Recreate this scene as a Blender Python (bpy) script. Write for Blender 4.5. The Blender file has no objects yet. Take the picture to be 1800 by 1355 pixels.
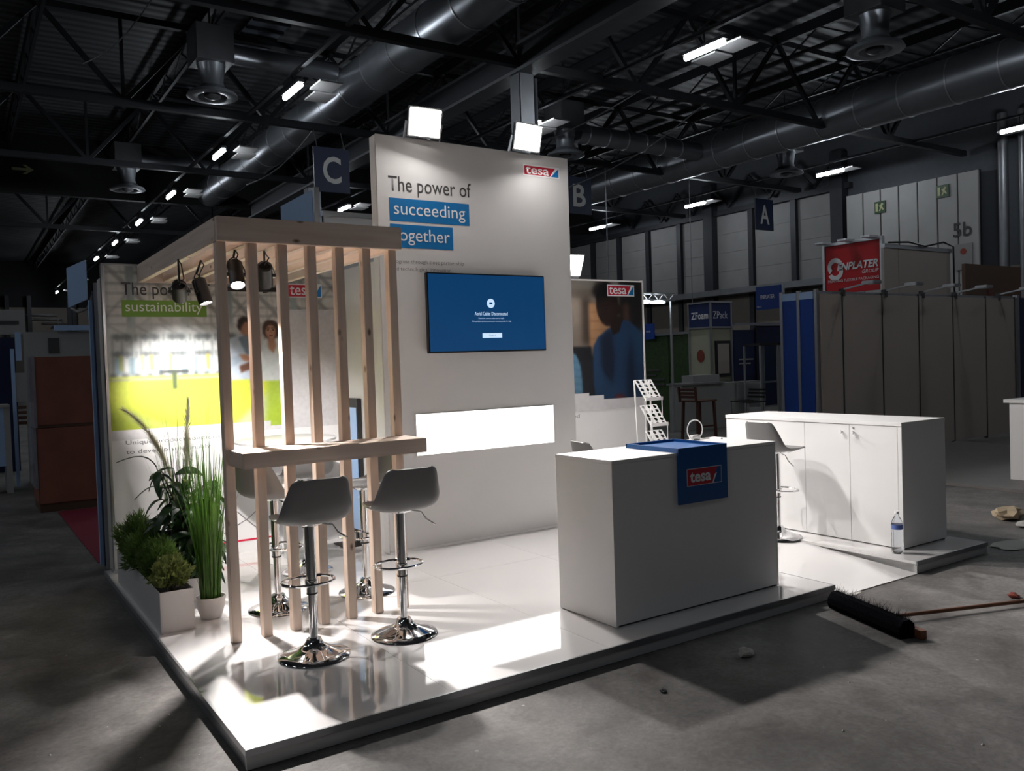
import bpy, bmesh, math, random
import numpy as np
from mathutils import Vector, Matrix
random.seed(7); rng = np.random.default_rng(7)
SC = bpy.context.scene
COL = SC.collection
PI = math.pi
B = 0.091            # height of the stand platform above the hall floor

# ------------------------------------------------------------------ camera
cam_d = bpy.data.cameras.new('camera'); cam = bpy.data.objects.new('camera', cam_d); COL.objects.link(cam)
_R = Vector((0.83254, -0.552955, -0.033442)); _U = Vector((0.043532, 0.005121, 0.999039)); _F = Vector((0.552252, 0.833196, -0.028335))
cam.matrix_world = Matrix(((_R.x, _U.x, -_F.x, -0.9428), (_R.y, _U.y, -_F.y, -3.5142), (_R.z, _U.z, -_F.z, 1.5776 + B), (0, 0, 0, 1)))
cam_d.sensor_fit = 'HORIZONTAL'; cam_d.sensor_width = 36.0; cam_d.lens = 1479.17 / 1800 * 36.0
cam_d.clip_start = 0.05; cam_d.clip_end = 300
SC.camera = cam
# ------------------------------------------------------------------ world, view
w = bpy.data.worlds.new('hall_air'); SC.world = w; w.use_nodes = True
w.node_tree.nodes['Background'].inputs[0].default_value = (0.05, 0.06, 0.08, 1)
w.node_tree.nodes['Background'].inputs[1].default_value = 0.02
SC.view_settings.view_transform = 'Standard'; SC.view_settings.look = 'None'
SC.view_settings.gamma = 1.0; SC.view_settings.use_curve_mapping = False
SC.view_settings.exposure = 0.0
SC.cycles.caustics_reflective = False; SC.cycles.caustics_refractive = False
FLOOD_W = 106.0      # each of the three floodlights
SPOT_W = 300.0        # each pergola spotlight
TUBE_E = 105.0        # hall tubes, emission
BOX_E = 3.2          # light box under the television

# ------------------------------------------------------------------ materials
def lin(c):
    return tuple(((x / 255) / 12.92 if x / 255 <= .04045 else ((x / 255 + .055) / 1.055) ** 2.4) for x in c)
def new_mat(name):
    m = bpy.data.materials.new(name); m.use_nodes = True
    nt = m.node_tree; return m, nt, nt.nodes['Principled BSDF']
def node(nt, typ, **kw):
    n = nt.nodes.new(typ)
    for k, v in kw.items():
        if k in n.inputs: n.inputs[k].default_value = v
        else: setattr(n, k, v)
    return n
def mat(name, col, rough=.5, metal=0., var=.06, scale=6., bump=0., bscale=60., coat=0., emit=None, es=0., spec=None, trans=0., ior=None, alpha=None):
    """procedural surface: colour broken up by noise, optional fine relief"""
    m, nt, b = new_mat(name)
    c = col
    tc = node(nt, 'ShaderNodeTexCoord')
    n = node(nt, 'ShaderNodeTexNoise', Scale=scale, Detail=5.)
    nt.links.new(tc.outputs['Object'], n.inputs['Vector'])
    mx = node(nt, 'ShaderNodeMix', data_type='RGBA')
    mx.inputs[6].default_value = (*[x * (1 - var) for x in c], 1); mx.inputs[7].default_value = (*[min(1, x * (1 + var)) for x in c], 1)
    nt.links.new(n.outputs['Fac'], mx.inputs[0]); nt.links.new(mx.outputs[2], b.inputs['Base Color'])
    b.inputs['Roughness'].default_value = rough; b.inputs['Metallic'].default_value = metal
    if coat: b.inputs['Coat Weight'].default_value = coat; b.inputs['Coat Roughness'].default_value = .04
    if spec is not None: b.inputs['Specular IOR Level'].default_value = spec
    if trans: b.inputs['Transmission Weight'].default_value = trans
    if ior: b.inputs['IOR'].default_value = ior
    if alpha is not None: b.inputs['Alpha'].default_value = alpha
    if emit: b.inputs['Emission Color'].default_value = (*emit, 1); b.inputs['Emission Strength'].default_value = es
    if bump:
        n2 = node(nt, 'ShaderNodeTexNoise', Scale=bscale, Detail=4.)
        nt.links.new(tc.outputs['Object'], n2.inputs['Vector'])
        bp = node(nt, 'ShaderNodeBump', Strength=bump, Distance=.01)
        nt.links.new(n2.outputs['Fac'], bp.inputs['Height']); nt.links.new(bp.outputs[0], b.inputs['Normal'])
    return m
def emat(name, col, s):
    m, nt, b = new_mat(name); b.inputs['Base Color'].default_value = (*col, 1)
    b.inputs['Emission Color'].default_value = (*col, 1); b.inputs['Emission Strength'].default_value = s
    return m
def wood_mat(name, axis):
    m, nt, b = new_mat(name)
    tc = node(nt, 'ShaderNodeTexCoord'); mp = node(nt, 'ShaderNodeMapping')
    sc = [22., 22., 22.]; sc[axis] = 1.3
    mp.inputs['Scale'].default_value = sc
    geo = node(nt, 'ShaderNodeObjectInfo'); add = node(nt, 'ShaderNodeVectorMath', operation='ADD')
    mul = node(nt, 'ShaderNodeMath', operation='MULTIPLY'); mul.inputs[1].default_value = 17.
    nt.links.new(geo.outputs['Random'], mul.inputs[0])
    nt.links.new(tc.outputs['Object'], add.inputs[0]); nt.links.new(mul.outputs[0], add.inputs[1])
    nt.links.new(add.outputs[0], mp.inputs['Vector'])
    n = node(nt, 'ShaderNodeTexNoise', Scale=1., Detail=6., Distortion=.6); nt.links.new(mp.outputs[0], n.inputs['Vector'])
    cr = node(nt, 'ShaderNodeValToRGB'); e = cr.color_ramp.elements
    e[0].position = .3; e[0].color = (.70, .535, .43, 1); e[1].position = .72; e[1].color = (.86, .71, .60, 1)
    nt.links.new(n.outputs['Fac'], cr.inputs[0])
    mp2 = node(nt, 'ShaderNodeMapping'); s2 = [9., 9., 9.]; s2[axis] = 4.5; mp2.inputs['Scale'].default_value = s2
    nt.links.new(add.outputs[0], mp2.inputs['Vector'])
    vo = node(nt, 'ShaderNodeTexVoronoi', Scale=1.); nt.links.new(mp2.outputs[0], vo.inputs['Vector'])
    kr = node(nt, 'ShaderNodeValToRGB'); k = kr.color_ramp.elements
    k[0].position = .05; k[0].color = (1, 1, 1, 1); k[1].position = .14; k[1].color = (0, 0, 0, 1)
    nt.links.new(vo.outputs['Distance'], kr.inputs[0])
    mx = node(nt, 'ShaderNodeMix', data_type='RGBA'); mx.inputs[7].default_value = (.20, .11, .06, 1)
    nt.links.new(kr.outputs[0], mx.inputs[0]); nt.links.new(cr.outputs[0], mx.inputs[6])
    nt.links.new(mx.outputs[2], b.inputs['Base Color']); b.inputs['Roughness'].default_value = .55
    bp = node(nt, 'ShaderNodeBump', Strength=.08, Distance=.004); nt.links.new(n.outputs['Fac'], bp.inputs['Height']); nt.links.new(bp.outputs[0], b.inputs['Normal'])
    return m
def concrete_mat():
    m, nt, b = new_mat('hall_concrete')
    tc = node(nt, 'ShaderNodeTexCoord')
    def nz(s, d=6., dist=0.):
        n = node(nt, 'ShaderNodeTexNoise', Scale=s, Detail=d, Distortion=dist, Roughness=.62); nt.links.new(tc.outputs['Object'], n.inputs['Vector']); return n
    def ramp(src, a, ca, z, cz):
        r = node(nt, 'ShaderNodeValToRGB'); e = r.color_ramp.elements
        e[0].position = a; e[0].color = (*ca, 1); e[1].position = z; e[1].color = (*cz, 1)
        nt.links.new(src, r.inputs[0]); return r.outputs[0]
    def mix(f, a, c, mode='MIX'):
        x = node(nt, 'ShaderNodeMix', data_type='RGBA', blend_type=mode); 
        if hasattr(f, 'type'): nt.links.new(f, x.inputs[0])
        else: x.inputs[0].default_value = f
        for s, i in ((a, 6), (c, 7)):
            if hasattr(s, 'type'): nt.links.new(s, x.inputs[i])
            else: x.inputs[i].default_value = (*s, 1)
        return x.outputs[2]
    big = nz(.55, 7., .8); mid = nz(2.3, 8., .5); fine = nz(38., 4.)
    c1 = ramp(big.outputs['Fac'], .36, (.13, .122, .117), .66, (.29, .278, .268))
    c2 = ramp(mid.outputs['Fac'], .34, (.45, .43, .42), .66, (1.08, 1.08, 1.08))
    c = mix(.8, c1, c2, 'MULTIPLY')
    c = mix(.5, c, ramp(fine.outputs['Fac'], .34, (.65, .65, .65), .66, (1.1, 1.1, 1.1)), 'MULTIPLY')
    scr = nz(9., 9., 2.2); c = mix(.35, c, ramp(scr.outputs['Fac'], .38, (.6, .58, .57), .58, (1.08, 1.08, 1.08)), 'MULTIPLY')
    sp = node(nt, 'ShaderNodeTexVoronoi', Scale=5.); nt.links.new(tc.outputs['Object'], sp.inputs['Vector'])
    spots = ramp(sp.outputs['Distance'], .035, (1, 1, 1), .06, (0, 0, 0))
    gate = ramp(nz(1.1).outputs['Fac'], .52, (0, 0, 0), .6, (1, 1, 1))
    c = mix(mix(1., spots, gate, 'MULTIPLY'), c, (.38, .37, .35))
    nt.links.new(c, b.inputs['Base Color'])
    rr = node(nt, 'ShaderNodeMapRange'); rr.inputs['To Min'].default_value = .45; rr.inputs['To Max'].default_value = .8
    nt.links.new(mid.outputs['Fac'], rr.inputs['Value']); nt.links.new(rr.outputs[0], b.inputs['Roughness'])
    b.inputs['Specular IOR Level'].default_value = .3
    bp = node(nt, 'ShaderNodeBump', Strength=.25, Distance=.006); nt.links.new(fine.outputs['Fac'], bp.inputs['Height']); nt.links.new(bp.outputs[0], b.inputs['Normal'])
    return m
def ribbed_mat(name, col, axis, freq, rough=.5, metal=.2):
    m, nt, b = new_mat(name); tc = node(nt, 'ShaderNodeTexCoord')
    wv = node(nt, 'ShaderNodeTexWave', Scale=freq, Distortion=0.); wv.bands_direction = axis
    nt.links.new(tc.outputs['Object'], wv.inputs['Vector'])
    mx = node(nt, 'ShaderNodeMix', data_type='RGBA'); mx.inputs[6].default_value = (*[x * .35 for x in col], 1); mx.inputs[7].default_value = (*col, 1)
    nt.links.new(wv.outputs['Fac'], mx.inputs[0]); nt.links.new(mx.outputs[2], b.inputs['Base Color'])
    bp = node(nt, 'ShaderNodeBump', Strength=.8, Distance=.03); nt.links.new(wv.outputs['Fac'], bp.inputs['Height']); nt.links.new(bp.outputs[0], b.inputs['Normal'])
    b.inputs['Roughness'].default_value = rough; b.inputs['Metallic'].default_value = metal
    return m
def print_mat(name, rough=.45):
    m, nt, b = new_mat(name); a = node(nt, 'ShaderNodeAttribute'); a.attribute_name = 'ink'
    nt.links.new(a.outputs['Color'], b.inputs['Base Color']); b.inputs['Roughness'].default_value = rough
    return m
def leafy(m, f, tint=1.):
    """let light pass through thin leaves"""
    nt = m.node_tree; b = nt.nodes['Principled BSDF']; out = nt.nodes['Material Output']
    tr = node(nt, 'ShaderNodeBsdfTranslucent'); mx = node(nt, 'ShaderNodeMixShader'); mx.inputs[0].default_value = f
    nt.links.new(b.inputs['Base Color'].links[0].from_socket, tr.inputs['Color'])
    nt.links.new(b.outputs[0], mx.inputs[1]); nt.links.new(tr.outputs[0], mx.inputs[2]); nt.links.new(mx.outputs[0], out.inputs['Surface'])
    return m
M = {}
M['white'] = mat('white_panel', (.80, .79, .785), .42, var=.02)
M['white_fabric'] = mat('white_stretched_fabric', (.64, .63, .625), .7, var=.03, scale=3., bump=.05, bscale=9.)
M['laminate'] = mat('white_gloss_laminate', (.80, .78, .775), .035, var=.025, scale=3., coat=.5)
M['laminate_side'] = mat('grey_white_skirting', (.55, .55, .55), .35, var=.06)
M['trim_metal'] = mat('brushed_aluminium', (.62, .63, .65), .32, .9, var=.08)
M['dark_trim'] = mat('dull_aluminium_edge', (.30, .31, .33), .35, .8, var=.1)
M['concrete'] = concrete_mat()
for a_, n_ in enumerate('xyz'): M['wood_' + n_] = wood_mat('planed_pine_' + n_, a_)
M['chrome'] = mat('polished_chrome', (.78, .78, .79), .06, 1., var=.02)
M['grey_plastic'] = mat('grey_moulded_plastic', (.165, .162, .162), .40, var=.03)
M['black'] = mat('black_paint', (.012, .012, .013), .45, var=.1)
M['black_metal'] = mat('satin_black_metal', (.011, .010, .010), .42, .0, var=.1)
M['rubber'] = mat('black_rubber', (.015, .015, .016), .7)
M['ink'] = mat('charcoal_print_ink', (.070, .067, .070), .9, var=.05, spec=.05)
M['ink_soft'] = mat('grey_print_ink', (.20, .195, .20), .9, var=.05, spec=.05)
M['white_ink'] = mat('white_print_ink', (.82, .83, .84), .5, var=.02)
M['blue_ink'] = mat('cyan_blue_print', (.0, .155, .42), .5, var=.04)
M['logo_red'] = mat('logo_red', (.50, .012, .035), .45, var=.05)
M['logo_blue'] = mat('logo_blue', (.0, .16, .47), .45, var=.05)
M['green_ink'] = mat('leaf_green_print', (.16, .31, .03), .5, var=.05)
M['red'] = mat('red_line', (.62, .01, .05), .5)
M['counter_blue'] = mat('blue_counter_board', (.0, .085, .30), .35, var=.05)
M['steel_dark'] = mat('dark_painted_steel', (.028, .030, .036), .5, .4, var=.2)
M['steel_mid'] = mat('grey_galvanised_steel', (.16, .165, .175), .42, .7, var=.25, scale=3.)
M['duct'] = mat('galvanised_duct', (.34, .36, .39), .34, .85, var=.2, scale=2.)
M['tube'] = emat('led_tube', (.88, .94, 1.), TUBE_E)
M['print'] = print_mat('photo_print')
M['leaf_dark'] = mat('dark_glossy_leaf', (.020, .052, .017), .35, var=.4, scale=20.)
M['grass'] = mat('grass_blade', (.085, .19, .028), .42, var=.5, scale=30.)
M['conifer'] = mat('conifer_green', (.13, .225, .05), .5, var=.5, scale=25.)
M['conifer2'] = mat('yellow_green_sprig', (.24, .29, .09), .5, var=.4, scale=25.)
M['plume'] = mat('cream_plume', (.78, .75, .66), .8, var=.15)
for k_, f_ in (('grass', .4), ('conifer', .35), ('conifer2', .35), ('plume', .8), ('leaf_dark', .25)): leafy(M[k_], f_)
M['soil'] = mat('dark_soil', (.02, .015, .01), .9, var=.4, bump=.6)
M['stem'] = mat('woody_stem', (.05, .035, .02), .7)
M['planter'] = mat('white_planter_plastic', (.68, .66, .66), .45, var=.02)

# ------------------------------------------------------------------ mesh builder
class MB:
    def __init__(s): s.v = []; s.f = []
    def add(s, vs, fs):
        o = len(s.v); s.v += [tuple(p) for p in vs]; s.f += [tuple(i + o for i in f) for f in fs]; return s
    def box(s, x0, x1, y0, y1, z0, z1, bev=0.):
        if bev <= 0:
            return s.add([(x0, y0, z0), (x1, y0, z0), (x1, y1, z0), (x0, y1, z0), (x0, y0, z1), (x1, y0, z1), (x1, y1, z1), (x0, y1, z1)],
                         [(0, 3, 2, 1), (4, 5, 6, 7), (0, 1, 5, 4), (1, 2, 6, 5), (2, 3, 7, 6), (3, 0, 4, 7)])
        bm = bmesh.new(); bmesh.ops.create_cube(bm, size=1.)
        for v in bm.verts: v.co = Vector(((x0 + x1) / 2 + v.co.x * (x1 - x0), (y0 + y1) / 2 + v.co.y * (y1 - y0), (z0 + z1) / 2 + v.co.z * (z1 - z0)))
        bmesh.ops.bevel(bm, geom=bm.edges[:], offset=bev, segments=2, affect='EDGES', clamp_overlap=True)
        return s.bm(bm)
    def bm(s, bm):
        bm.verts.index_update(); s.add([v.co[:] for v in bm.verts], [[v.index for v in f.verts] for f in bm.faces]); bm.free(); return s
    def cyl(s, p0, p1, r0, r1=None, n=16, cap=True):
        r1 = r0 if r1 is None else r1
        p0 = Vector(p0); p1 = Vector(p1); d = (p1 - p0).normalized()
        a = d.orthogonal().normalized(); b = d.cross(a)
        vs = []
        for p, r in ((p0, r0), (p1, r1)):
            for i in range(n):
                t = 2 * PI * i / n; vs.append(p + a * (r * math.cos(t)) + b * (r * math.sin(t)))
        fs = [(i, (i + 1) % n, n + (i + 1) % n, n + i) for i in range(n)]
        if cap: fs += [tuple(range(n - 1, -1, -1)), tuple(range(n, 2 * n))]
        return s.add(vs, fs)
    def bar(s, p0, p1, w, h=None):
        """square bar between two points"""
        h = h or w; p0 = Vector(p0); p1 = Vector(p1); d = (p1 - p0).normalized()
        up = Vector((0, 0, 1)) if abs(d.z) < .95 else Vector((0, 1, 0))
        a = d.cross(up).normalized() * (w / 2); b = a.cross(d).normalized() * (h / 2)
        vs = [p + i * a + j * b for p in (p0, p1) for i, j in ((-1, -1), (1, -1), (1, 1), (-1, 1))]
        return s.add(vs, [(0, 1, 2, 3), (7, 6, 5, 4), (0, 4, 5, 1), (1, 5, 6, 2), (2, 6, 7, 3), (3, 7, 4, 0)])
    def tube(s, pts, r, n=8, closed=False):
        pts = [Vector(p) for p in pts]; m = len(pts); rings = []; prev = None
        for i, p in enumerate(pts):
            a = pts[(i - 1) % m] if (closed or i > 0) else p; b = pts[(i + 1) % m] if (closed or i < m - 1) else p
            d = (b - a).normalized()
            if prev is None: u = d.orthogonal().normalized()
            else: u = (prev - d * prev.dot(d)).normalized()
            prev = u; v = d.cross(u)
            rr = r[i] if isinstance(r, (list, tuple)) else r
            rings.append([p + u * (rr * math.cos(2 * PI * k / n)) + v * (rr * math.sin(2 * PI * k / n)) for k in range(n)])
        vs = [q for ring in rings for q in ring]; fs = []
        for i in range(m if closed else m - 1):
            j = (i + 1) % m
            for k in range(n): fs.append((i * n + k, i * n + (k + 1) % n, j * n + (k + 1) % n, j * n + k))
        if not closed: fs += [tuple(range(n - 1, -1, -1)), tuple(range((m - 1) * n, m * n))]
        return s.add(vs, fs)
    def lathe(s, prof, c=(0, 0, 0), n=32):
        vs = []; fs = []; m = len(prof)
        for r, z in prof:
            for k in range(n): vs.append((c[0] + r * math.cos(2 * PI * k / n), c[1] + r * math.sin(2 * PI * k / n), c[2] + z))
        for i in range(m - 1):
            for k in range(n): fs.append((i * n + k, i * n + (k + 1) % n, (i + 1) * n + (k + 1) % n, (i + 1) * n + k))
        fs.append(tuple(range(n - 1, -1, -1))); fs.append(tuple(range((m - 1) * n, m * n)))
        return s.add(vs, fs)
    def prism(s, poly, o, u, v, t):
        """flat polygon (a,b) on axes u,v from o, thickened by vector t"""
        o = Vector(o); u = Vector(u); v = Vector(v); t = Vector(t); n = len(poly)
        a = [o + u * p[0] + v * p[1] for p in poly]; b = [p + t for p in a]
        return s.add(a + b, [tuple(range(n)), tuple(range(2 * n - 1, n - 1, -1))] + [(i, n + i, n + (i + 1) % n, (i + 1) % n) for i in range(n)])
    def mesh(s, name, m, smooth=False, off=(0, 0, 0)):
        me = bpy.data.meshes.new(name)
        me.from_pydata([(p[0] - off[0], p[1] - off[1], p[2] - off[2]) for p in s.v], [], s.f)
        bm = bmesh.new(); bm.from_mesh(me); bmesh.ops.recalc_face_normals(bm, faces=bm.faces[:]); bm.to_mesh(me); bm.free()
        me.materials.append(m)
        if smooth:
            me.polygons.foreach_set('use_smooth', [True] * len(me.polygons))
            try: me.set_sharp_from_angle(angle=math.radians(smooth if smooth is not True else 40))
            except Exception: pass
        return me
ORG = {}
def tag(o, label=None, cat=None, group=None, kind=None):
    if label: o['label'] = label
    if cat: o['category'] = cat
    if group: o['group'] = group
    if kind: o['kind'] = kind
    return o
def thing(name, label, cat, loc=(0, 0, 0), group=None, rz=0.):
    """an Empty at the thing's base that parents its parts; parts are given in world coordinates"""
    o = bpy.data.objects.new(name, None); COL.objects.link(o); o.location = loc; o.rotation_euler = (0, 0, rz)
    o.empty_display_size = .1; ORG[o.name] = tuple(loc)
    return tag(o, label, cat, group)
def part(name, mb, m, parent, smooth=False, label=None, kind=None):
    off = ORG[parent.name]
    o = bpy.data.objects.new(name, mb.mesh(name, m, smooth, off)); COL.objects.link(o); o.parent = parent; ORG[o.name] = off
    return tag(o, label, None, None, kind)
def solo(name, mb, m, label, cat, loc, group=None, smooth=False, kind=None):
    o = bpy.data.objects.new(name, mb.mesh(name, m, smooth, loc)); COL.objects.link(o); o.location = loc; ORG[o.name] = tuple(loc)
    return tag(o, label, cat, group, kind)
def struct(name, mb, m, loc=(0, 0, 0), smooth=False):
    o = bpy.data.objects.new(name, mb.mesh(name, m, smooth, loc)); COL.objects.link(o); o.location = loc; ORG[o.name] = tuple(loc)
    o['kind'] = 'structure'; return o
def inst(src, parent, shift=(0, 0, 0), name=None):
    """another piece sharing mesh data, moved by shift"""
    c = src.copy(); COL.objects.link(c); c.parent = parent; c.location = Vector(src.location) + Vector(shift); ORG[c.name] = ORG[parent.name]
    return c
def copy_tree(o, parent=None):
    c = o.copy(); COL.objects.link(c); c.parent = parent; ORG[c.name] = ORG[o.name]
    for ch in o.children: copy_tree(ch, c)
    return c
X_, Y_, Z_ = (1, 0, 0), (0, 1, 0), (0, 0, 1)
def lettering(name, txt, m, parent, o, width, height, u=X_, n=(0, -1, 0), bold=0., depth=.0003, label=None, shear=0.):
    """raised print: text fitted to width x height with its lower-left corner at o, reading along u, facing n"""
    cu = bpy.data.curves.new('t', 'FONT'); cu.body = txt; cu.size = 1.; cu.resolution_u = 3; cu.offset = bold; cu.shear = shear
    ob = bpy.data.objects.new('t', cu); COL.objects.link(ob); bpy.context.view_layer.update()
    me = bpy.data.meshes.new_from_object(ob.evaluated_get(bpy.context.evaluated_depsgraph_get()))
    bpy.data.objects.remove(ob); bpy.data.curves.remove(cu)
    co = np.array([v.co[:] for v in me.vertices]); mn = co.min(0); mx = co.max(0)
    sx = width / (mx[0] - mn[0]); sy = height / (mx[1] - mn[1])
    o = Vector(o); u = Vector(u); n = Vector(n); v = Vector((0, 0, 1)) if abs(n.z) < .5 else n.cross(u)
    off = Vector(ORG[parent.name])
    for vert, c in zip(me.vertices, co):
        vert.co = o + u * float((c[0] - mn[0]) * sx) + v * float((c[1] - mn[1]) * sy) + n * depth - off
    me.materials.clear(); me.materials.append(m); me.name = name
    t = bpy.data.objects.new(name, me); COL.objects.link(t); t.parent = parent; ORG[t.name] = ORG[parent.name]
    return tag(t, label)
def plate(name, m, parent, poly, o, u=X_, n=(0, -1, 0), t=.0003, lift=0., label=None):
    """thin printed or glued shape: polygon in (along u, up) metres from o"""
    n = Vector(n); v = Vector((0, 0, 1)) if abs(n.z) < .5 else n.cross(Vector(u))
    return part(name, MB().prism(poly, Vector(o) + n * lift, u, v, n * t), m, parent, label=label)
def rect(w_, h_): return [(0, 0), (w_, 0), (w_, h_), (0, h_)]
def logo(parent, o, w_, h_, u=X_, n=(0, -1, 0), blue=None, frame=True, k=1.):
    """white-edged red plate with lettering and a turned-up blue corner"""
    e = .03 * w_
    root = plate('logo_plate', M['white_ink'], parent, rect(w_, h_), o, u, n, t=.0003 * k, label='red, white and blue company logo')
    O = Vector(o); U = Vector(u); N = Vector(n)
    plate('logo_red_field', M['logo_red'], root, [(e, e), (w_ * .73, e), (w_ * .88, h_ - e), (e, h_ - e)], o, u, n, t=.0002 * k, lift=.0003 * k)
    plate('logo_blue_corner', blue or M['logo_blue'], root, [(w_ * .76, e), (w_ - e, e), (w_ - e, h_ - e), (w_ * .975, h_ - e)], o, u, n, t=.0002 * k, lift=.0003 * k)
    plate('logo_curl', M['white_ink'], root, [(w_ * .73, e), (w_ * .76, e), (w_ * .955, h_ - e), (w_ * .86, h_ * .62), (w_ * .80, h_ * .52)], o, u, n, t=.0002 * k, lift=.0006 * k)
    lettering('logo_lettering', 'tesa', M['white_ink'], root, O + U * (w_ * .065) + Vector((0, 0, h_ * .18)), w_ * .64, h_ * .66, u, n, bold=.012, depth=.0009 * k)
    return root

# ================================================================== THE HALL
M['deck'] = ribbed_mat('corrugated_roof_deck', (.11, .116, .13), 'Y', .8)
M['hall_black'] = mat('black_hall_lining', (.006, .006, .007), .8)
M['hall_beige'] = mat('dim_beige_cladding', (.17, .15, .13), .7, var=.12)
M['clad'] = mat('pale_grey_cladding', (.21, .205, .205), .6, var=.1, scale=2.)
M['clad_light'] = mat('off_white_door_panel', (.29, .285, .28), .6, var=.1, scale=2.)
M['hall_dark'] = mat('dark_blue_grey_lining', (.05, .055, .065), .7, var=.2)
M['sign_navy'] = mat('navy_sign', (.005, .011, .038), .5)
M['sign_letter'] = mat('pale_sign_letter', (.42, .41, .39), .5)
M['exit_green'] = mat('safety_green', (.012, .045, .012), .5)
M['exit_pale'] = mat('safety_pale_mark', (.34, .34, .17), .5)
M['dull_red'] = mat('dull_red_print', (.20, .03, .015), .6)
M['skylight'] = mat('dull_skylight', (.20, .23, .29), .5)

struct('floor', MB().box(-16, 32, -16, 76, -.3, 0), M['concrete'])
struct('ceiling', MB().box(-16, 32, -16, 76, 10.85, 11.1), M['deck'])
wr = struct('wall_right', MB().box(29.2, 29.5, -16, 76, 0, 10.85), M['hall_dark'])
wb = struct('wall_back', MB().box(-16, 32, 73, 73.4, 0, 10.85), M['hall_black'])
struct('wall_left', MB().box(-16, -15.7, -16, 76, 0, 10.85), M['hall_dark'])
struct('wall_front', MB().box(-16, 32, -16, -15.7, 0, 10.85), M['hall_dark'])
part('cladding', MB().box(-8, 20, 72.8, 73, 0, 7.2), M['hall_beige'], wb)
for i, x in enumerate((2.6, 4.1, 6.9, 7.25)):
    part('wall_post', MB().box(x, x + .3, 72.5, 72.8, 0, 8.1), M['steel_dark'], wb)
for i, (x, z) in enumerate(((5.4, 6.6), (5.7, 6.3), (6.0, 6.0), (6.3, 5.7))):
    part('wall_pipe', MB().tube([(x - 1.5 + .3 * i, 72.6, z), (x + .8, 72.6, z), (x + .8, 72.6, 2)], .05, 6), M['steel_mid'], wb)
# right wall: pale cladding sheets between dark posts above a ledge
cols_y = [10.2, 17.4, 19.65, 21.95, 24.3, 26.4, 28.65, 30.9, 33.1, 35.3, 37.5]
for i in range(1, len(cols_y) - 1):
    y0, y1 = cols_y[i] + .14, cols_y[i + 1] - .14
    for k in range(4):
        part('cladding_sheet', MB().box(29.12, 29.2, y0, y1, 4.66 + k * .86, 4.66 + k * .86 + .85), M['clad'], wr)
for i, y in enumerate(cols_y[1:]):
    big = i in (0, 3)
    part('wall_column', MB().box(28.75 if big else 28.95, 29.15, y - (.28 if big else .13), y + (.28 if big else .13), 0, 9.6 if big else 8.3), M['steel_dark'], wr)
part('wall_beam', MB().box(28.9, 29.15, 16.9, 40, 8.12, 8.34), M['steel_dark'], wr)
part('ledge', MB().box(28.2, 29.2, 16.9, 40, 4.36, 4.62), M['steel_mid'], wr)
part('lower_cladding', MB().box(29.05, 29.2, 0, 60, 0, 4.36), M['hall_beige'], wr)
# zigzag bracing in front of the wall
for i in range(1, 8):
    y0, y1 = cols_y[i], cols_y[i + 1]
    part('wall_brace', MB().bar((28.9, y0, 9.6), (28.9, (y0 + y1) / 2, 8.4), .1), M['steel_dark'], wr)
    part('wall_brace', MB().bar((28.9, (y0 + y1) / 2, 8.4), (28.9, y1, 9.6), .1), M['steel_dark'], wr)
# tall sliding gate of vertical panels with its number
d = struct('door_1', MB().box(28.7, 28.85, 11.75, 16.9, .2, 7.75), M['steel_dark'])
for i in range(7):
    y0 = 16.85 - i * .735
    part('door_panel', MB().box(28.62, 28.72, y0 - .70, y0 - .01, .25, 7.72, .01), M['clad_light'], d)
lettering('door_number', '5b', M['black'], d, (28.6, 12.62, 5.50), .66, .50, (0, -1, 0), (-1, 0, 0), bold=.012, depth=.01)
part('notice_board', MB().box(28.56, 28.62, 11.95, 12.55, 4.35, 5.25), M['clad'], d)
plate('notice_disc', M['dull_red'], d, [(.11 * math.cos(t * PI / 8), .11 * math.sin(t * PI / 8)) for t in range(16)], (28.56, 12.25, 4.98), (0, -1, 0), (-1, 0, 0), t=.01)
for i, (y, z, lab) in enumerate(((15.38, 7.05, 'small green exit sign on the pale gate, left of the two'), (12.95, 7.2, 'small green exit sign on the pale gate, above the number'))):
    s = thing('exit_sign', lab, 'sign', (28.58, y, z), 'exit signs on the gate')
    part('board', MB().box(28.56, 28.60, y - .22, y + .22, z - .22, z + .22), M['exit_green'], s)
    plate('door_symbol', M['exit_pale'], s, rect(.10, .3), (28.55, y + .17, z - .15), (0, -1, 0), (-1, 0, 0), t=.006)
    plate('runner_symbol', M['exit_pale'], s, [(0, 0), (.06, 0), (.10, .1), (.17, .02), (.21, .05), (.13, .18), (.2, .25), (.13, .3), (.05, .2), (.0, .22), (.06, .12)], (28.55, y + .04, z - .15), (0, -1, 0), (-1, 0, 0), t=.006)
for i, (y, r) in enumerate(((10.9, .16), (10.3, .1), (9.5, .22))):
    solo('wall_riser', MB().cyl((28.6, y, 0), (28.6, y, 9.4), r, n=14), M['steel_mid'], ('dark steel riser pipe right beside the numbered gate', 'thin steel riser pipe between two thicker ones', 'thick steel riser pipe at the right edge of the picture')[i], 'pipe', (28.6, y, 0), 'riser pipes on the right wall', smooth=True)
# black lining that drops from the roof
struct('wall_lining', MB().box(-15.5, 29, 33, 33.3, 8.62, 10.85), M['hall_black'])
s = thing('direction_sign', 'dark hanging exit sign with a pale arrow', 'sign', (1.5, 32.9, 9.2))
part('board', MB().box(.3, 2.3, 32.88, 32.94, 9.15, 9.8), M['hall_black'], s)
plate('arrow', M['exit_pale'], s, [(0, .12), (.5, .12), (.34, 0), (.46, 0), (.72, .17), (.46, .34), (.34, .34), (.5, .22), (0, .22)], (1.2, 32.88, 9.3), t=.01)

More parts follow.
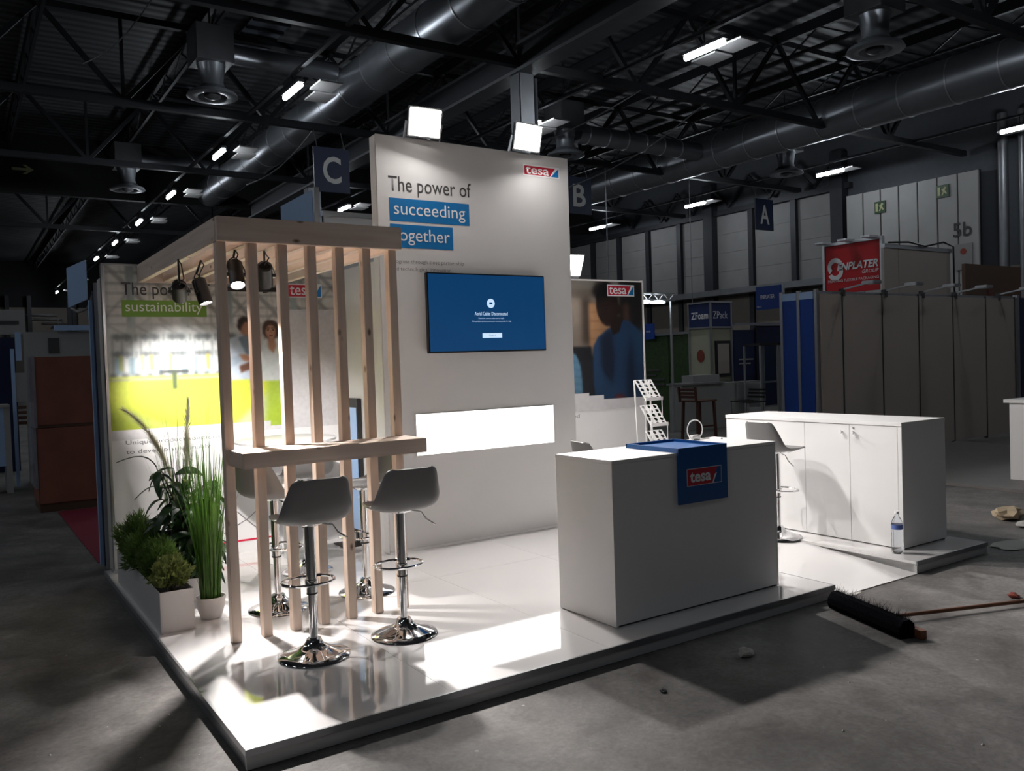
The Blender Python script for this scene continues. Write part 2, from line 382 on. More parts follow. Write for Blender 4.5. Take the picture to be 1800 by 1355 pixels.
# ------------------------------------------------------------------ roof steel
TB, TT = 8.44, 10.54
def roof_truss(y, lab):
    t = thing('roof_truss', lab, 'truss', (6.48, y, TB), 'roof trusses')
    part('bottom_chord', MB().box(-15.6, 29, y - .09, y + .09, TB - .09, TB + .09), M['steel_dark'], t)
    part('top_chord', MB().box(-15.6, 29, y - .08, y + .08, TT - .08, TT + .08), M['steel_dark'], t)
    a = b = c = None
    for k in range(-5, 5):
        xb = 13.68 + 3.6 * (k - 1)
        if not (-13 < xb < 27): continue
        if a is None:
            x0 = xb
            a = part('diagonal', MB().bar((xb, y, TB), (xb + 1.8, y, TT), .11), M['steel_dark'], t)
            b = part('diagonal', MB().bar((xb, y, TB), (xb - 1.8, y, TT), .11), M['steel_dark'], t)
            c = part('vertical', MB().bar((xb, y, TB), (xb, y, TT), .08), M['steel_dark'], t)
        else:
            inst(a, t, (xb - x0, 0, 0)); inst(b, t, (xb - x0, 0, 0))
            if k % 2 == 0: inst(c, t, (xb - x0, 0, 0))
    return t
for y, lab in ((5.7, 'dark roof truss nearest the viewer, in the top right corner'), (12.4, 'dark roof truss crossing just above the stand floodlights'), (19.3, 'dark roof truss crossing behind the round air diffuser'), (26.0, 'dark roof truss in front of the black roof lining'), (39.5, 'farthest dark roof truss beyond the black roof lining')):
    roof_truss(y, lab)
g0 = None
for k in range(-3, 8):
    x = 1.08 + 3.6 * k
    mb = MB().box(x - .06, x + .06, -15, 72, 10.45, 10.75).box(x - .04, x + .04, -15, 72, 9.95, 10.02)
    for j in range(0, 44): mb.bar((x, -14 + j * 2, 9.98), (x, -13 + j * 2, 10.5), .04).bar((x, -13 + j * 2, 10.5), (x, -12 + j * 2, 9.98), .04)
    solo('roof_joist', mb, M['steel_dark'], ('first', 'second', 'third', 'fourth', 'fifth', 'sixth', 'seventh', 'eighth', 'ninth', 'tenth', 'last')[k + 3] + ' dark lattice roof joist under the deck, counted from the left', 'joist', (x, 28, 9.95), 'roof joists')
gd = thing('main_girder', 'deep grey roof girder running away above the stand', 'girder', (10.15, 9, 8.2))
part('girder_web', MB().box(10.05, 10.25, -15, 32.95, 8.25, 8.75), M['steel_dark'], gd)
part('girder_flange', MB().box(9.9, 10.4, -15, 32.95, 8.18, 8.25), M['steel_mid'], gd)
part('girder_flange', MB().box(9.9, 10.4, -15, 32.95, 8.75, 8.82), M['steel_mid'], gd)
for y, lab in ((12.4, 'grey steel column behind the white tower'), (26.0, 'second grey steel column farther down the girder')):
    c = thing('hall_column', lab, 'column', (10.15, y, 0), 'hall columns')
    part('shaft', MB().box(9.95, 10.35, y - .2, y + .2, 0, 8.18, .02), M['steel_mid'], c)
    part('conduit', MB().cyl((10.42, y - .15, 0), (10.42, y - .15, 8.1), .045, n=8), M['duct'], c)
    part('base_plate', MB().box(9.8, 10.5, y - .35, y + .35, 0, .04), M['steel_mid'], c)
def duct(x, z, r, y0, y1, lab, step):
    t = thing('air_duct', lab, 'duct', (x, (y0 + y1) / 2, z - r))
    part('pipe', MB().cyl((x, y0, z), (x, y1, z), r, n=28), M['duct'], t, smooth=True)
    ring = None; n = int((y1 - y0) / step)
    for i in range(n):
        if ring is None: ring = part('seam', MB().cyl((x, y0 + .5, z), (x, y0 + .54, z), r + .018, n=28), M['trim_metal'], t, smooth=True)
        else: inst(ring, t, (0, i * step, 0))
    return t
duct(8.35, 9.15, .56, 2, 32.95, 'big round galvanised air duct left of the tower, running away', 1.5)
duct(21.6, 8.75, .62, 0, 32.95, 'long round galvanised air duct on the right under the roof', 1.35)
t = thing('air_duct', 'round cross duct between the two diffusers near the tower', 'duct', (18, 17.4, 8.4))
part('pipe', MB().cyl((15.66, 17.4, 8.75), (20.97, 17.4, 8.75), .3, n=20), M['duct'], t, smooth=True)
for i in range(6): part('seam', MB().cyl((16 + i * .8, 17.4, 8.75), (16.04 + i * .8, 17.4, 8.75), .32, n=20), M['trim_metal'], t, smooth=True)
def diffuser(x, y, z, lab, link=None):
    t = thing('air_diffuser', lab, 'diffuser', (x, y, z - .95), 'round air diffusers under the roof')
    part('plenum_box', MB().box(x - .45, x + .45, y - .45, y + .45, z - .1, z + .75, .02), M['steel_mid'], t)
    part('neck', MB().lathe([(.34, -.1), (.30, -.25), (.27, -.5), (.30, -.62)], (x, y, z), 28), M['duct'], t, smooth=True)
    part('flare', MB().lathe([(.30, -.62), (.42, -.72), (.56, -.78), (.60, -.86), (.52, -.88), (.34, -.86), (.2, -.70), (.05, -.70)], (x, y, z), 28), M['duct'], t, smooth=True)
    part('centre_cone', MB().lathe([(.16, -.72), (.2, -.86), (.06, -.93)], (x, y, z), 20), M['steel_mid'], t, smooth=True)
    part('hanger_rod', MB().cyl((x, y, z + .74), (x, y, 10.86), .02, n=6), M['steel_dark'], t)
    if link: part('branch_pipe', MB().cyl((x + .4, y, z + .25), (link, y, z + .25), .24, n=18), M['duct'], t, smooth=True)
    return t
diffuser(4.6, 17.6, 9.2, 'square-boxed round air diffuser at upper left', 7.80)
diffuser(4.6, 29.6, 9.2, 'smaller air diffuser farther along, in front of the black lining', 7.80)
diffuser(15.2, 17.4, 8.85, 'round air diffuser beside the right tower floodlight')
diffuser(15.9, 7.3, 8.95, 'round air diffuser at the top edge, right of the near tube')
diffuser(24.2, 16.2, 8.9, 'round air diffuser under the right-hand duct')
# ------------------------------------------------------------------ hall tubes
def hall_tube(x, y, lab):
    t = thing('tube_light', lab, 'light', (x, y, 8.05), 'lit hall tubes')
    part('tube', MB().cyl((x, y - .55, 8.09), (x, y + .55, 8.09), .055, n=10), M['tube'], t, smooth=True)
    part('fitting', MB().box(x - .07, x + .07, y - .58, y + .58, 8.15, 8.22), M['steel_mid'], t)
    part('hanger', MB().bar((x, y, 8.2), (x, y, 8.442), .02), M['steel_dark'], t)
    p = part('reflector_panel', MB().box(x + .45, x + 1.0, y - .6, y + .1, 8.24, 8.28), M['clad'], t); inst(p, t, (.2, .9, .02))
ordn = ['nearest', 'second', 'third', 'fourth', 'fifth', 'sixth', 'seventh', 'eighth', 'ninth']
for i, y in enumerate((15.6, 22.1, 28.7, 35.0, 41.4, 47.8, 60.2, 69.0)):
    hall_tube(5.9, y, ordn[i] + ' lit tube of the receding row at upper left')
for i, y in enumerate((9.07, 15.6, 22.1, 28.7)):
    hall_tube(12.55, y, ('large lit tube near the top, right of the tower floodlights', 'lit tube hidden in the glare of the right tower floodlight', 'lit tube behind the white tower', 'small lit tube just left of the white tower')[i])
for i, y in enumerate((9.0, 15.5, 22.15, 28.7)):
    hall_tube(25.75, y, ('lit tube at the right edge of the picture', 'lit tube above the letter A sign, right of it', 'lit tube between the letters B and A', 'small lit tube just right of the tower, below letter B')[i])
for i, y in enumerate((-10.4, -3.9, 2.6, 9.07, 15.6, 22.1)):  # unseen row added to brighten the left stands and the pergola
    hall_tube(-7.3, y, ordn[i] + ' added fill tube of the unseen row left of the picture')
for i, (x, y) in enumerate(((12.55, 2.6), (12.55, -3.9), (25.75, 2.6), (25.75, -3.9))):
    hall_tube(x, y, ('lit tube above the picture, nearest on the middle row', 'lit tube behind the viewer on the middle row', 'lit tube right of the picture on the right row', 'lit tube behind the viewer on the right row')[i])
for i, x in enumerate((5.9, 12.55, 25.75)):
    solo('cable_tray', MB().box(x - .05, x + .05, -10, 70, 8.44, 8.5), M['steel_mid'], ('thin tray carrying the left row of tubes', 'thin tray carrying the middle row of tubes', 'thin tray carrying the right row of tubes')[i], 'cable tray', (x, 30, 8.44), 'cable trays')
# ------------------------------------------------------------------ hanging letters
for L, x, lab in (('C', 8.15, 'navy hanging sign with letter C'), ('B', 16.95, 'navy hanging sign with letter B, half behind the tower'), ('A', 26.35, 'navy hanging sign with letter A')):
    z = 7.2; hw = .52; s = thing('hanging_sign', lab, 'sign', (x, 19.0, z - .62), 'hanging aisle letters')
    part('board', MB().box(x - hw, x + hw, 18.97, 19.03, z - .62, z + .62), M['sign_navy'], s)
    lettering('letter', L, M['sign_letter'], s, (x - .27, 18.97, z - .38), .54, .76, depth=.006, bold=.02)
    for dx in (-.4, .4): part('wire', MB().cyl((x + dx, 19.0, z + .62), (x + dx, 19.25, 8.4), .012, n=6), M['steel_mid'], s)
for i, (x, y, sx, sy, lab) in enumerate(((6.4, 19.6, .5, 1.3, 'pale roof light pane at upper left, right of the diffuser'), (5.7, 25.3, 1.3, .5, 'pale roof light pane behind the diffuser'), (24.0, 13.6, .9, .9, 'louvred roof vent above the right-hand duct'))):
    s = thing('roof_light', lab, 'roof light', (x, y, 10.7), 'roof lights')
    part('pane', MB().box(x - sx, x + sx, y - sy, y + sy, 10.78, 10.84), M['skylight'], s)
    for q in range(5): part('slat', MB().box(x - sx, x + sx, y - sy + q * sy * .45, y - sy + q * sy * .45 + .06, 10.70, 10.78), M['steel_dark'], s)
s = thing('roof_speaker', 'small white pendant speaker under the roof at upper left', 'speaker', (4.15, 16.4, 10.0))
part('body', MB().lathe([(.05, -.28), (.14, -.2), (.17, -.02), (.13, .14), (.05, .2)], (3.75, 14.6, 9.55), 18), M['clad_light'], s, smooth=True)
part('bracket', MB().cyl((3.75, 14.6, 9.74), (3.75, 14.6, 10.85), .03, n=8), M['steel_mid'], s)
# slack cables and rods under the roof
for i, (a, b) in enumerate((((13.7, 12.3, 8.35), (9.9, 14.5, 6.6)), ((16.0, 12.3, 8.35), (12.8, 14.4, 6.2)), ((7.7, 19.2, 8.3), (6.2, 20.5, 6.9)), ((2.0, 19.2, 9.2), (3.4, 18, 10.6)))):
    solo('drop_cable', MB().tube([Vector(a).lerp(Vector(b), q / 6) - Vector((0, 0, .25 * math.sin(PI * q / 6))) for q in range(7)], .018, 6), M['steel_mid'], ('slack cable hanging from the truss right of the tower', 'loose cable hanging right of the letter B sign', 'loose cable hanging left of the letter C sign', 'thin cable slanting up at upper left')[i], 'cable', b, 'slack cables')
for i, (x, y, zb) in enumerate(((15.5, 19.3, 3.2), (18.4, 19.3, 3.2), (22.5, 19.3, 3.2))):
    solo('drop_rod', MB().cyl((x, y, zb), (x, y, 8.4), .02, n=6), M['steel_mid'], ('thin hanging rod just right of the tower', 'thin hanging rod, middle of three beside the letter B', 'thin hanging rod, farthest right of three beside the letter B')[i], 'rod', (x, y, zb), 'thin hanging rods')

# ================================================================== NEIGHBOUR STANDS
M['booth_beige'] = mat('beige_booth_panel', (.40, .35, .31), .6, var=.06, scale=2.)
M['booth_blue'] = mat('royal_blue_panel', (.008, .055, .32), .45, var=.08)
M['booth_navy'] = mat('navy_panel', (.006, .012, .06), .5, var=.08)
M['booth_grey'] = mat('grey_booth_panel', (.34, .34, .335), .6, var=.06)
M['booth_pale'] = mat('pale_booth_panel', (.42, .42, .41), .5, var=.06)
M['sign_red'] = mat('bright_red_banner', (.55, .006, .012), .45, var=.05)
M['blue_and_bluelit'] = mat('pale_blue_and_bluelit_panel', (.38, .56, .85), .5, var=.05)  # on neighbour panels this pale blue stands in for blue light falling there
M['foliage_print'] = mat('dark_green_foliage_print', (.025, .06, .012), .6, var=.9, scale=14.)
M['cream'] = mat('cream_panel', (.38, .38, .28), .6, var=.05)
M['brown'] = mat('brown_board', (.10, .055, .035), .6, var=.2)
M['crate'] = mat('reddish_brown_chipboard', (.27, .10, .065), .6, var=.4, scale=4., bump=.2, bscale=30.)
M['film'] = mat('stretch_film', (.45, .47, .52), .2, var=.3, alpha=.6)
M['carpet_red'] = mat('crimson_carpet', (.22, .012, .035), .9, var=.25, scale=40.)
M['clad_end'] = mat('warm_grey_partition', (.70, .66, .62), .4, var=.08)
M['cube_blue'] = mat('navy_cube_panel', (.005, .020, .105), .5, var=.08)
M['plinth'] = mat('grey_stand_floor', (.16, .15, .145), .5, var=.2)
M['glass'] = mat('showcase_glass', (.9, .95, .95), .02, trans=1., ior=1.1, var=.0)
M['chair_brown'] = mat('brown_chair_wood', (.11, .045, .030), .45, var=.2)
M['mark_grey'] = mat('faded_grey_mark', (.06, .06, .062), .6)
M['lamp_cool'] = emat('cool_lamp', (.85, .95, 1.), 5.)
# beige stand on the right
bx = thing('beige_stand', 'long beige panelled stand wall on the right', 'stand', (12.8, 4.4, 0))
ed = [9.88, 10.42, 11.45, 12.48, 13.53, 14.62, 15.66]
for i in range(6):
    part('wall_panel', MB().box(ed[i] + .012, ed[i + 1] - .012, 4.42, 4.46, .04, 2.53), M['booth_beige'], bx)
    part('panel_post', MB().box(ed[i + 1] - .02, ed[i + 1] + .02, 4.42, 4.47, 0, 2.56), M['mark_grey'], bx)
part('top_rail', MB().box(9.84, 15.8, 4.43, 4.47, 2.53, 2.57), M['trim_metal'], bx)
part('end_post', MB().box(15.72, 15.80, 4.40, 4.48, 0, 2.60), M['trim_metal'], bx)
part('blue_panel', MB().box(15.8, 16.8, 4.42, 4.46, 0, 2.55), M['booth_navy'], bx)
bl = thing('blue_panel_wall', 'two royal blue panels in aluminium frames at the corner of the beige stand', 'stand', (9.84, 4.75, 0))
for y0, y1 in ((4.50, 4.745), (4.80, 5.06)):
    part('panel', MB().box(9.83, 9.86, y0, y1, .04, 2.46), M['booth_blue'], bl)
    part('fascia', MB().box(9.82, 9.86, y0, y1, 2.46, 2.57), M['blue_and_bluelit'], bl)
for y in (4.46, 4.77, 5.085): part('post', MB().box(9.82, 9.87, y - .025, y + .025, 0, 2.6), M['trim_metal'], bl)
for i, x in enumerate((10.45, 11.55, 12.62, 13.62, 15.1)):
    c = thing('arm_lamp', ordn[i] + ' arm lamp from the left along the top of the beige stand', 'lamp', (x, 4.45, 2.55), 'arm lamps on the beige stand')
    part('clamp', MB().box(x - .03, x + .03, 4.40, 4.48, 2.50, 2.62), M['mark_grey'], c)
    part('arm', MB().bar((x, 4.44, 2.6), (x - .06, 3.95, 2.66), .025), M['trim_metal'], c)
    part('head', MB().box(x - .17, x + .05, 3.80, 4.0, 2.635, 2.685, .01), M['trim_metal'], c)
rs = thing('red_banner', 'red banner box with white swoosh emblem and lettering', 'sign', (15.0, 7.35, 0))
part('box', MB().box(15.0, 15.07, 6.69, 8.02, 2.90, 3.95), M['sign_red'], rs)
for y in (6.67, 8.04): part('edge_post', MB().box(14.97, 15.05, y - .03, y + .03, 0, 3.99), M['trim_metal'], rs)
part('top_rail', MB().box(14.96, 15.02, 6.69, 8.02, 3.93, 3.99), M['trim_metal'], rs)
U_ = (0, -1, 0); N_ = (-1, 0, 0)
lettering('name_lettering', 'ENPLATER', M['white_ink'], rs, (14.99, 7.72, 3.38), .97, .16, U_, N_, bold=.03, depth=.006, shear=.25)
lettering('group_lettering', 'GROUP', M['white_ink'], rs, (14.99, 7.12, 3.27), .38, .075, U_, N_, depth=.006, shear=.25)
lettering('slogan_lettering', 'PRINTING FLEXIBLE PACKAGING', M['white_ink'], rs, (14.99, 7.94, 3.14), 1.2, .055, U_, N_, depth=.006)
for a0, a1, cz in ((.15, 1.25, .05), (1.15, 2.2, -.05)):
    poly = [(.19 * math.cos(a * PI), .19 * math.sin(a * PI)) for a in np.linspace(a0, a1, 14)] + [(.10 * math.cos(a * PI), .09 * math.sin(a * PI)) for a in np.linspace(a1, a0, 14)]
    plate('emblem', M['white_ink'], rs, poly, (14.99, 7.76, 3.42 + cz), U_, N_, t=.006)
for k in range(3): part('lamp_head', MB().box(14.7, 15.0, 6.75 + k * .55, 6.95 + k * .55, 3.97, 4.01), M['trim_metal'], rs)
rb = thing('raised_wall', 'raised beige wall behind the red banner', 'stand', (16.2, 6.5, 2.5))
for x0, x1 in ((14.8, 15.3), (15.32, 17.25)): part('panel', MB().box(x0, x1, 6.5, 6.56, .0, 3.72), M['booth_beige'], rb)
part('rail', MB().box(14.8, 17.3, 6.48, 6.57, 3.72, 3.80), M['trim_metal'], rb)
part('cable', MB().tube([(14.9, 6.46, 3.82), (15.6, 6.44, 3.86), (16.2, 6.44, 3.80), (16.9, 6.44, 3.92), (17.28, 6.44, 3.84), (17.3, 6.44, 2.6)], .02, 6), M['black'], rb)
bs = thing('brown_fascia', 'brown stand fascia with a red ring mark at the right edge', 'stand', (19.8, 7.0, 2.5))
part('board', MB().box(18.8, 21.4, 7.0, 7.08, 2.55, 3.6), M['brown'], bs)
part('lower_wall', MB().box(18.8, 21.4, 7.02, 7.06, 0, 2.55), M['booth_blue'], bs)
plate('ring_mark', M['dull_red'], bs, [(.14 * math.cos(t * PI / 10), .14 * math.sin(t * PI / 10)) for t in range(20)], (19.9, 7.0, 3.0), t=.01)
plate('ring_centre', M['brown'], bs, [(.10 * math.cos(t * PI / 10), .10 * math.sin(t * PI / 10)) for t in range(20)], (19.9, 6.99, 3.0), t=.008)
# blue stand with the two-faced sign
zb = thing('sign_cube', 'navy sign cube lettered on two faces, on a cream column', 'sign', (14.35, 10.8, 0))
part('cube', MB().box(14, 14.7, 10.46, 11.16, 2.34, 2.92), M['cube_blue'], zb)
for z in (2.32, 2.92): part('frame_rail', MB().box(13.97, 14.73, 10.43, 11.19, z - .02, z + .02), M['trim_metal'], zb)
for x, y in ((14, 10.46), (14.7, 10.46), (14, 11.16)): part('frame_post', MB().box(x - .02, x + .02, y - .02, y + .02, 0, 2.94), M['trim_metal'], zb)
lettering('left_name', 'ZFoam', M['white_ink'], zb, (13.995, 11.07, 2.53), .55, .17, U_, N_, bold=.02, depth=.005)
lettering('right_name', 'ZPack', M['white_ink'], zb, (14.08, 10.455, 2.53), .5, .17, depth=.005)
part('cream_column', MB().box(14.01, 14.69, 10.47, 11.15, 0, 2.30), M['cream'], zb)
plate('red_disc', M['dull_red'], zb, [(.12 * math.cos(t * PI / 10), .15 * math.sin(t * PI / 10)) for t in range(20)], (14.0, 10.80, 1.65), U_, N_, t=.006)
lettering('small_name', 'Zpack', M['mark_grey'], zb, (14.0, 10.95, 1.1), .28, .07, U_, N_, depth=.005)
part('picture_frame', MB().box(14.12, 14.62, 10.42, 10.46, 1.15, 2.0), M['black'], zb)
part('picture', MB().box(14.18, 14.56, 10.41, 10.42, 1.22, 1.93), M['booth_beige'], zb)
gw = thing('green_wall', 'dark green foliage-print wall of the stand beyond the rack', 'stand', (14.1, 12.0, 0))
part('print_panel', MB().box(14.05, 14.1, 11.2, 11.9, 0, 2.2), M['foliage_print'], gw)
part('print_panel', MB().box(14.05, 14.1, 11.95, 12.8, 0, 2.2), M['foliage_print'], gw)
part('blue_end_panel', MB().box(14.0, 14.1, 12.85, 13.15, 0, 2.3), M['booth_blue'], gw)
part('rail', MB().box(14.0, 14.1, 11.2, 13.2, 2.2, 2.26), M['trim_metal'], gw)
for k, ww in enumerate((.5, .34, .62, .62)): part('caption_line', MB().box(14.03, 14.05, 12.72 - ww, 12.72, 1.3 - k * .12, 1.35 - k * .12), M['mark_grey'], gw)
nv = thing('navy_stand', 'navy panelled stand behind the glass showcases', 'stand', (15.6, 9.8, 0))
part('panel', MB().box(14.75, 15.5, 10.42, 10.46, 0, 2.25), M['booth_navy'], nv)
part('panel', MB().box(15.55, 17.2, 10.42, 10.46, 0, 2.35), M['booth_navy'], nv)
part('door_frame', MB().box(15.5, 15.55, 10.38, 10.46, 0, 2.3), M['black'], nv)
part('top_rail', MB().box(14.7, 17.2, 10.36, 10.42, 2.36, 2.42), M['trim_metal'], nv)
for k in range(2): part('caption_line', MB().box(14.9, 15.4 - k * .1, 10.40, 10.42, 1.52 - k * .1, 1.55 - k * .1), M['booth_pale'], nv)
es = thing('blue_hanging_sign', 'blue rectangular sign with white name beside the blue panels', 'sign', (12.0, 7.1, 2.5))
part('board', MB().box(12.0, 12.06, 6.82, 7.41, 2.50, 2.94), M['booth_blue'], es)
lettering('name_lettering', 'ENPLATER', M['white_ink'], es, (11.995, 7.29, 2.70), .33, .075, U_, N_, bold=.02, depth=.004)
lettering('stand_number', '5B10', M['white_ink'], es, (11.995, 7.38, 2.54), .11, .035, U_, N_, depth=.004)
part('post', MB().box(12.02, 12.06, 6.78, 6.82, 0, 2.94), M['trim_metal'], es)
es = thing('blue_small_sign', 'small blue sign above the foliage-print wall', 'sign', (14.0, 12.6, 2.1))
part('board', MB().box(13.95, 13.99, 12.35, 12.75, 2.12, 2.52), M['booth_blue'], es)
lettering('stand_number', '5B08', M['white_ink'], es, (13.945, 12.62, 2.30), .16, .045, U_, N_, depth=.004)
part('bracket', MB().box(13.97, 14.0, 12.75, 12.86, 2.2, 2.26), M['trim_metal'], es)
tr = thing('lamp_truss', 'short aluminium lattice truss with two round lamps over the green stand', 'truss', (11.9, 10.0, 0))
for y in (9.95, 10.1):
    for z in (2.89, 3.04): part('chord', MB().cyl((11.1, y, z), (12.34, y, z), .018, n=8), M['trim_metal'], tr)
for k in range(8): part('lattice', MB().bar((11.1 + k * .155, 9.95, 2.89 if k % 2 else 3.04), (11.255 + k * .155, 9.95, 3.04 if k % 2 else 2.89), .018), M['trim_metal'], tr)
for x in (11.5, 11.9): part('lamp', MB().lathe([(.02, .06), (.15, .02), (.16, -.02), (.02, -.03)], (x, 10.0, 2.85), 16), M['lamp_cool'], tr, smooth=True)
part('pole', MB().cyl((12.3, 10.03, 0), (12.3, 10.03, 2.9), .03, n=10), M['trim_metal'], tr)
zc = thing('stand_counter', 'long pale counter in front of the cream column stand', 'counter', (13.9, 9.9, 0))
part('body', MB().box(12.45, 15.2, 9.9, 10.3, 0, 1.02), M['booth_pale'], zc)
part('top', MB().box(12.40, 13.75, 9.82, 10.34, 1.02, 1.06), M['trim_metal'], zc)
part('raised_end', MB().box(12.9, 13.75, 10.0, 10.35, 1.06, 1.22), M['booth_pale'], zc)
for i, (x, lab) in enumerate(((14.1, 'glass showcase with slim aluminium posts, left of the pair'), (14.75, 'glass showcase next to the royal blue panels'))):
    g = thing('glass_showcase', lab, 'showcase', (x, 9.3, 0), 'glass showcases')
    for dx in (0, .58):
        for dy in (0, .45): part('post', MB().box(x + dx - .018, x + dx + .018, 9.1 + dy - .018, 9.1 + dy + .018, 0, 1.88), M['trim_metal'], g)
    part('pane', MB().box(x + .02, x + .56, 9.10, 9.106, .5, 1.84), M['glass'], g)
    part('base', MB().box(x, x + .58, 9.1, 9.55, 0, .45), M['booth_grey'], g)
    part('cap', MB().box(x - .02, x + .6, 9.08, 9.57, 1.84, 1.9), M['black'], g)
    part('shelf', MB().box(x + .02, x + .56, 9.12, 9.53, 1.0, 1.02), M['trim_metal'], g)
ch = thing('high_chair', 'brown wooden high chair at the pale counter', 'chair', (11.35, 8.3, 0), 'chairs on the neighbour stand')
for dx, dy in ((0, 0), (.5, 0), (0, .42), (.5, .42)):
    part('leg', MB().bar((11.05 + dx, 8.1 + dy, 0), (11.08 + dx * .9, 8.12 + dy * .9, .76), .045), M['chair_brown'], ch)
for k in range(4): part('seat_slat', MB().box(11.02, 11.58, 8.08 + k * .12, 8.18 + k * .12, .76, .79), M['chair_brown'], ch)
for k in range(3): part('back_slat', MB().bar((11.02, 8.1, .86 + k * .07), (11.02, 8.54, .86 + k * .07), .02, .05), M['chair_brown'], ch)
for y in (8.1, 8.54): part('back_post', MB().bar((11.03, y, .76), (11.0, y, 1.06), .04), M['chair_brown'], ch)
part('footrest', MB().bar((11.05, 8.1, .28), (11.55, 8.1, .28), .03), M['chair_brown'], ch)
ch = thing('slatted_chair', 'dark slatted metal chair behind the white cabinet', 'chair', (11.95, 7.6, 0), 'chairs on the neighbour stand')
for dx, dy in ((0, 0), (.45, 0), (0, .42), (.45, .42)): part('leg', MB().cyl((11.7 + dx, 7.4 + dy, 0), (11.72 + dx, 7.42 + dy, .72), .016, n=8), M['chrome'], ch)
for k in range(5): part('seat_slat', MB().bar((11.7, 7.42 + k * .1, .73 + k * .005), (12.2, 7.42 + k * .1, .73 + k * .005), .05, .02), M['black_metal'], ch)
for k in range(3): part('back_slat', MB().bar((12.2 + k * .02, 7.42, .82 + k * .07), (12.2 + k * .02, 7.84, .82 + k * .07), .02, .04), M['black_metal'], ch)
wc = thing('white_counter', 'white counter cut by the right edge of the picture', 'counter', (10.3, 1.3, 0))
part('body', MB().box(9.72, 11.2, .9, 1.66, .036, .97), M['white'], wc)
part('top', MB().box(9.66, 11.3, .84, 1.70, .97, 1.01), M['white'], wc)
part('plinth', MB().box(9.0, 13.5, .6, 4.38, 0, .035), M['plinth'], wc)
# panels that rise behind the stand
nb = thing('neighbour_fascia', 'fascia panel with blue light in its colour, rising behind the pergola', 'stand', (2.75, 6.8, 0))
part('blue_panel', MB().box(2.72, 2.76, 6.2, 7.35, 2.6, 3.80), M['blue_and_bluelit'], nb)
part('upright', MB().box(2.72, 2.78, 6.12, 6.18, 0, 3.82), M['trim_metal'], nb)
part('white_panel', MB().box(2.82, 4.6, 6.1, 6.14, 0, 3.48), M['white'], nb)
part('top_rail', MB().box(2.80, 4.6, 6.08, 6.16, 3.48, 3.54), M['trim_metal'], nb)
np_ = thing('neighbour_partition', 'grey partition back to back with the graphic wall, seen end on', 'stand', (1.0, 4.5, 0))
part('panel', MB().box(.11, 1.9, 3.98, 4.42, .0, 2.48), M['clad_end'], np_)
part('round_post', MB().cyl((.13, 4.47, 0), (.13, 4.47, 2.46), .045, n=16), M['trim_metal'], np_, smooth=True)
part('round_post', MB().cyl((.13, 4.02, 0), (.13, 4.02, 2.48), .03, n=12), M['trim_metal'], np_, smooth=True)
part('blue_panel', MB().box(.09, 1.9, 4.55, 4.62, 0, 2.40), M['booth_navy'], np_)
part('blue_edge', MB().box(.07, .10, 4.66, 4.72, 0, 2.33), M['blue_and_bluelit'], np_)
nbx = thing('blue_side_screen', 'small screen panel with blue light in its colour, at the left end of the graphic wall', 'panel', (.08, 5.2, 2.3))
part('panel', MB().prism([(0, 0), (.30, .06), (.30, .42), (0, .37)], (-.02, 5.35, 2.31), (.42, -.9, 0), Z_, (.012, .006, 0)), M['blue_and_bluelit'], nbx)
part('bracket', MB().tube([(0, 5.3, 2.3), (.05, 5.2, 2.26), (.1, 5.0, 2.28), (.12, 4.7, 2.4)], .012, 6), M['trim_metal'], nbx)
# left side
cr = thing('wrapped_crate', 'reddish brown chipboard crate wrapped in film, lower of the stack', 'crate', (.3, 8.7, 0), 'wrapped crates')
part('body', MB().box(-.13, .95, 8.3, 9.1, .1, 1.04, .01), M['crate'], cr)
part('pallet', MB().box(-.12, .94, 8.32, 9.08, 0, .1), M['brown'], cr)
part('film_edge', MB().box(-.16, -.13, 8.28, 9.1, .3, 1.04), M['film'], cr)
cr = thing('wrapped_crate', 'reddish brown chipboard crate wrapped in film, on top of the other', 'crate', (.3, 8.7, 1.045), 'wrapped crates')
part('body', MB().box(-.12, .95, 8.31, 9.1, 1.07, 1.92, .01), M['crate'], cr)
part('film_edge', MB().box(-.14, -.11, 8.29, 9.1, 1.05, 1.93), M['film'], cr)
part('wrap_band', MB().box(-.125, .955, 8.305, 9.105, 1.045, 1.075), M['brown'], cr)
solo('carpet_strip', MB().box(.06, 2.6, 4.75, 8.25, 0, .006), M['carpet_red'], 'crimson carpet strip in the aisle behind the graphic wall', 'carpet', (1.8, 6.3, 0))
gb = thing('grey_stand', 'dark grey stand wall with a faded emblem behind the crates', 'stand', (.8, 12.0, 0))
part('wall', MB().box(.01, 2.4, 12.0, 12.08, 0, 2.40), M['booth_grey'], gb)
part('emblem', MB().box(.36, .52, 11.99, 12.0, 2.05, 2.3), M['mark_grey'], gb)
part('caption', MB().box(.22, .62, 11.99, 12.0, 1.93, 1.99), M['mark_grey'], gb)
part('light_rail', MB().box(.45, 1.1, 11.9, 11.98, 2.42, 2.50), M['blue_and_bluelit'], gb)
lf = thing('left_stand', 'dim stand with grey fascia and post painted as blue-lit at the left edge', 'stand', (-1.2, 12.4, 0))
part('fascia', MB().box(-3.4, .07, 12.3, 12.4, 2.38, 2.78), M['booth_grey'], lf)
part('caption', MB().box(-.5, -.02, 12.29, 12.3, 2.54, 2.60), M['mark_grey'], lf)
part('back_wall', MB().box(-3.4, 0, 14.0, 14.1, 0, 2.4), M['booth_navy'], lf)
part('blue_post', MB().box(-.2, -.15, 11.5, 11.56, 0, 2.12), M['blue_and_bluelit'], lf)
part('painted_lit_end', MB().box(-.10, -.02, 12.0, 12.06, 1.95, 2.4), M['blue_and_bluelit'], lf)
part('grey_panel', MB().box(-.15, .0, 11.52, 11.56, 1.3, 1.75), M['booth_grey'], lf)
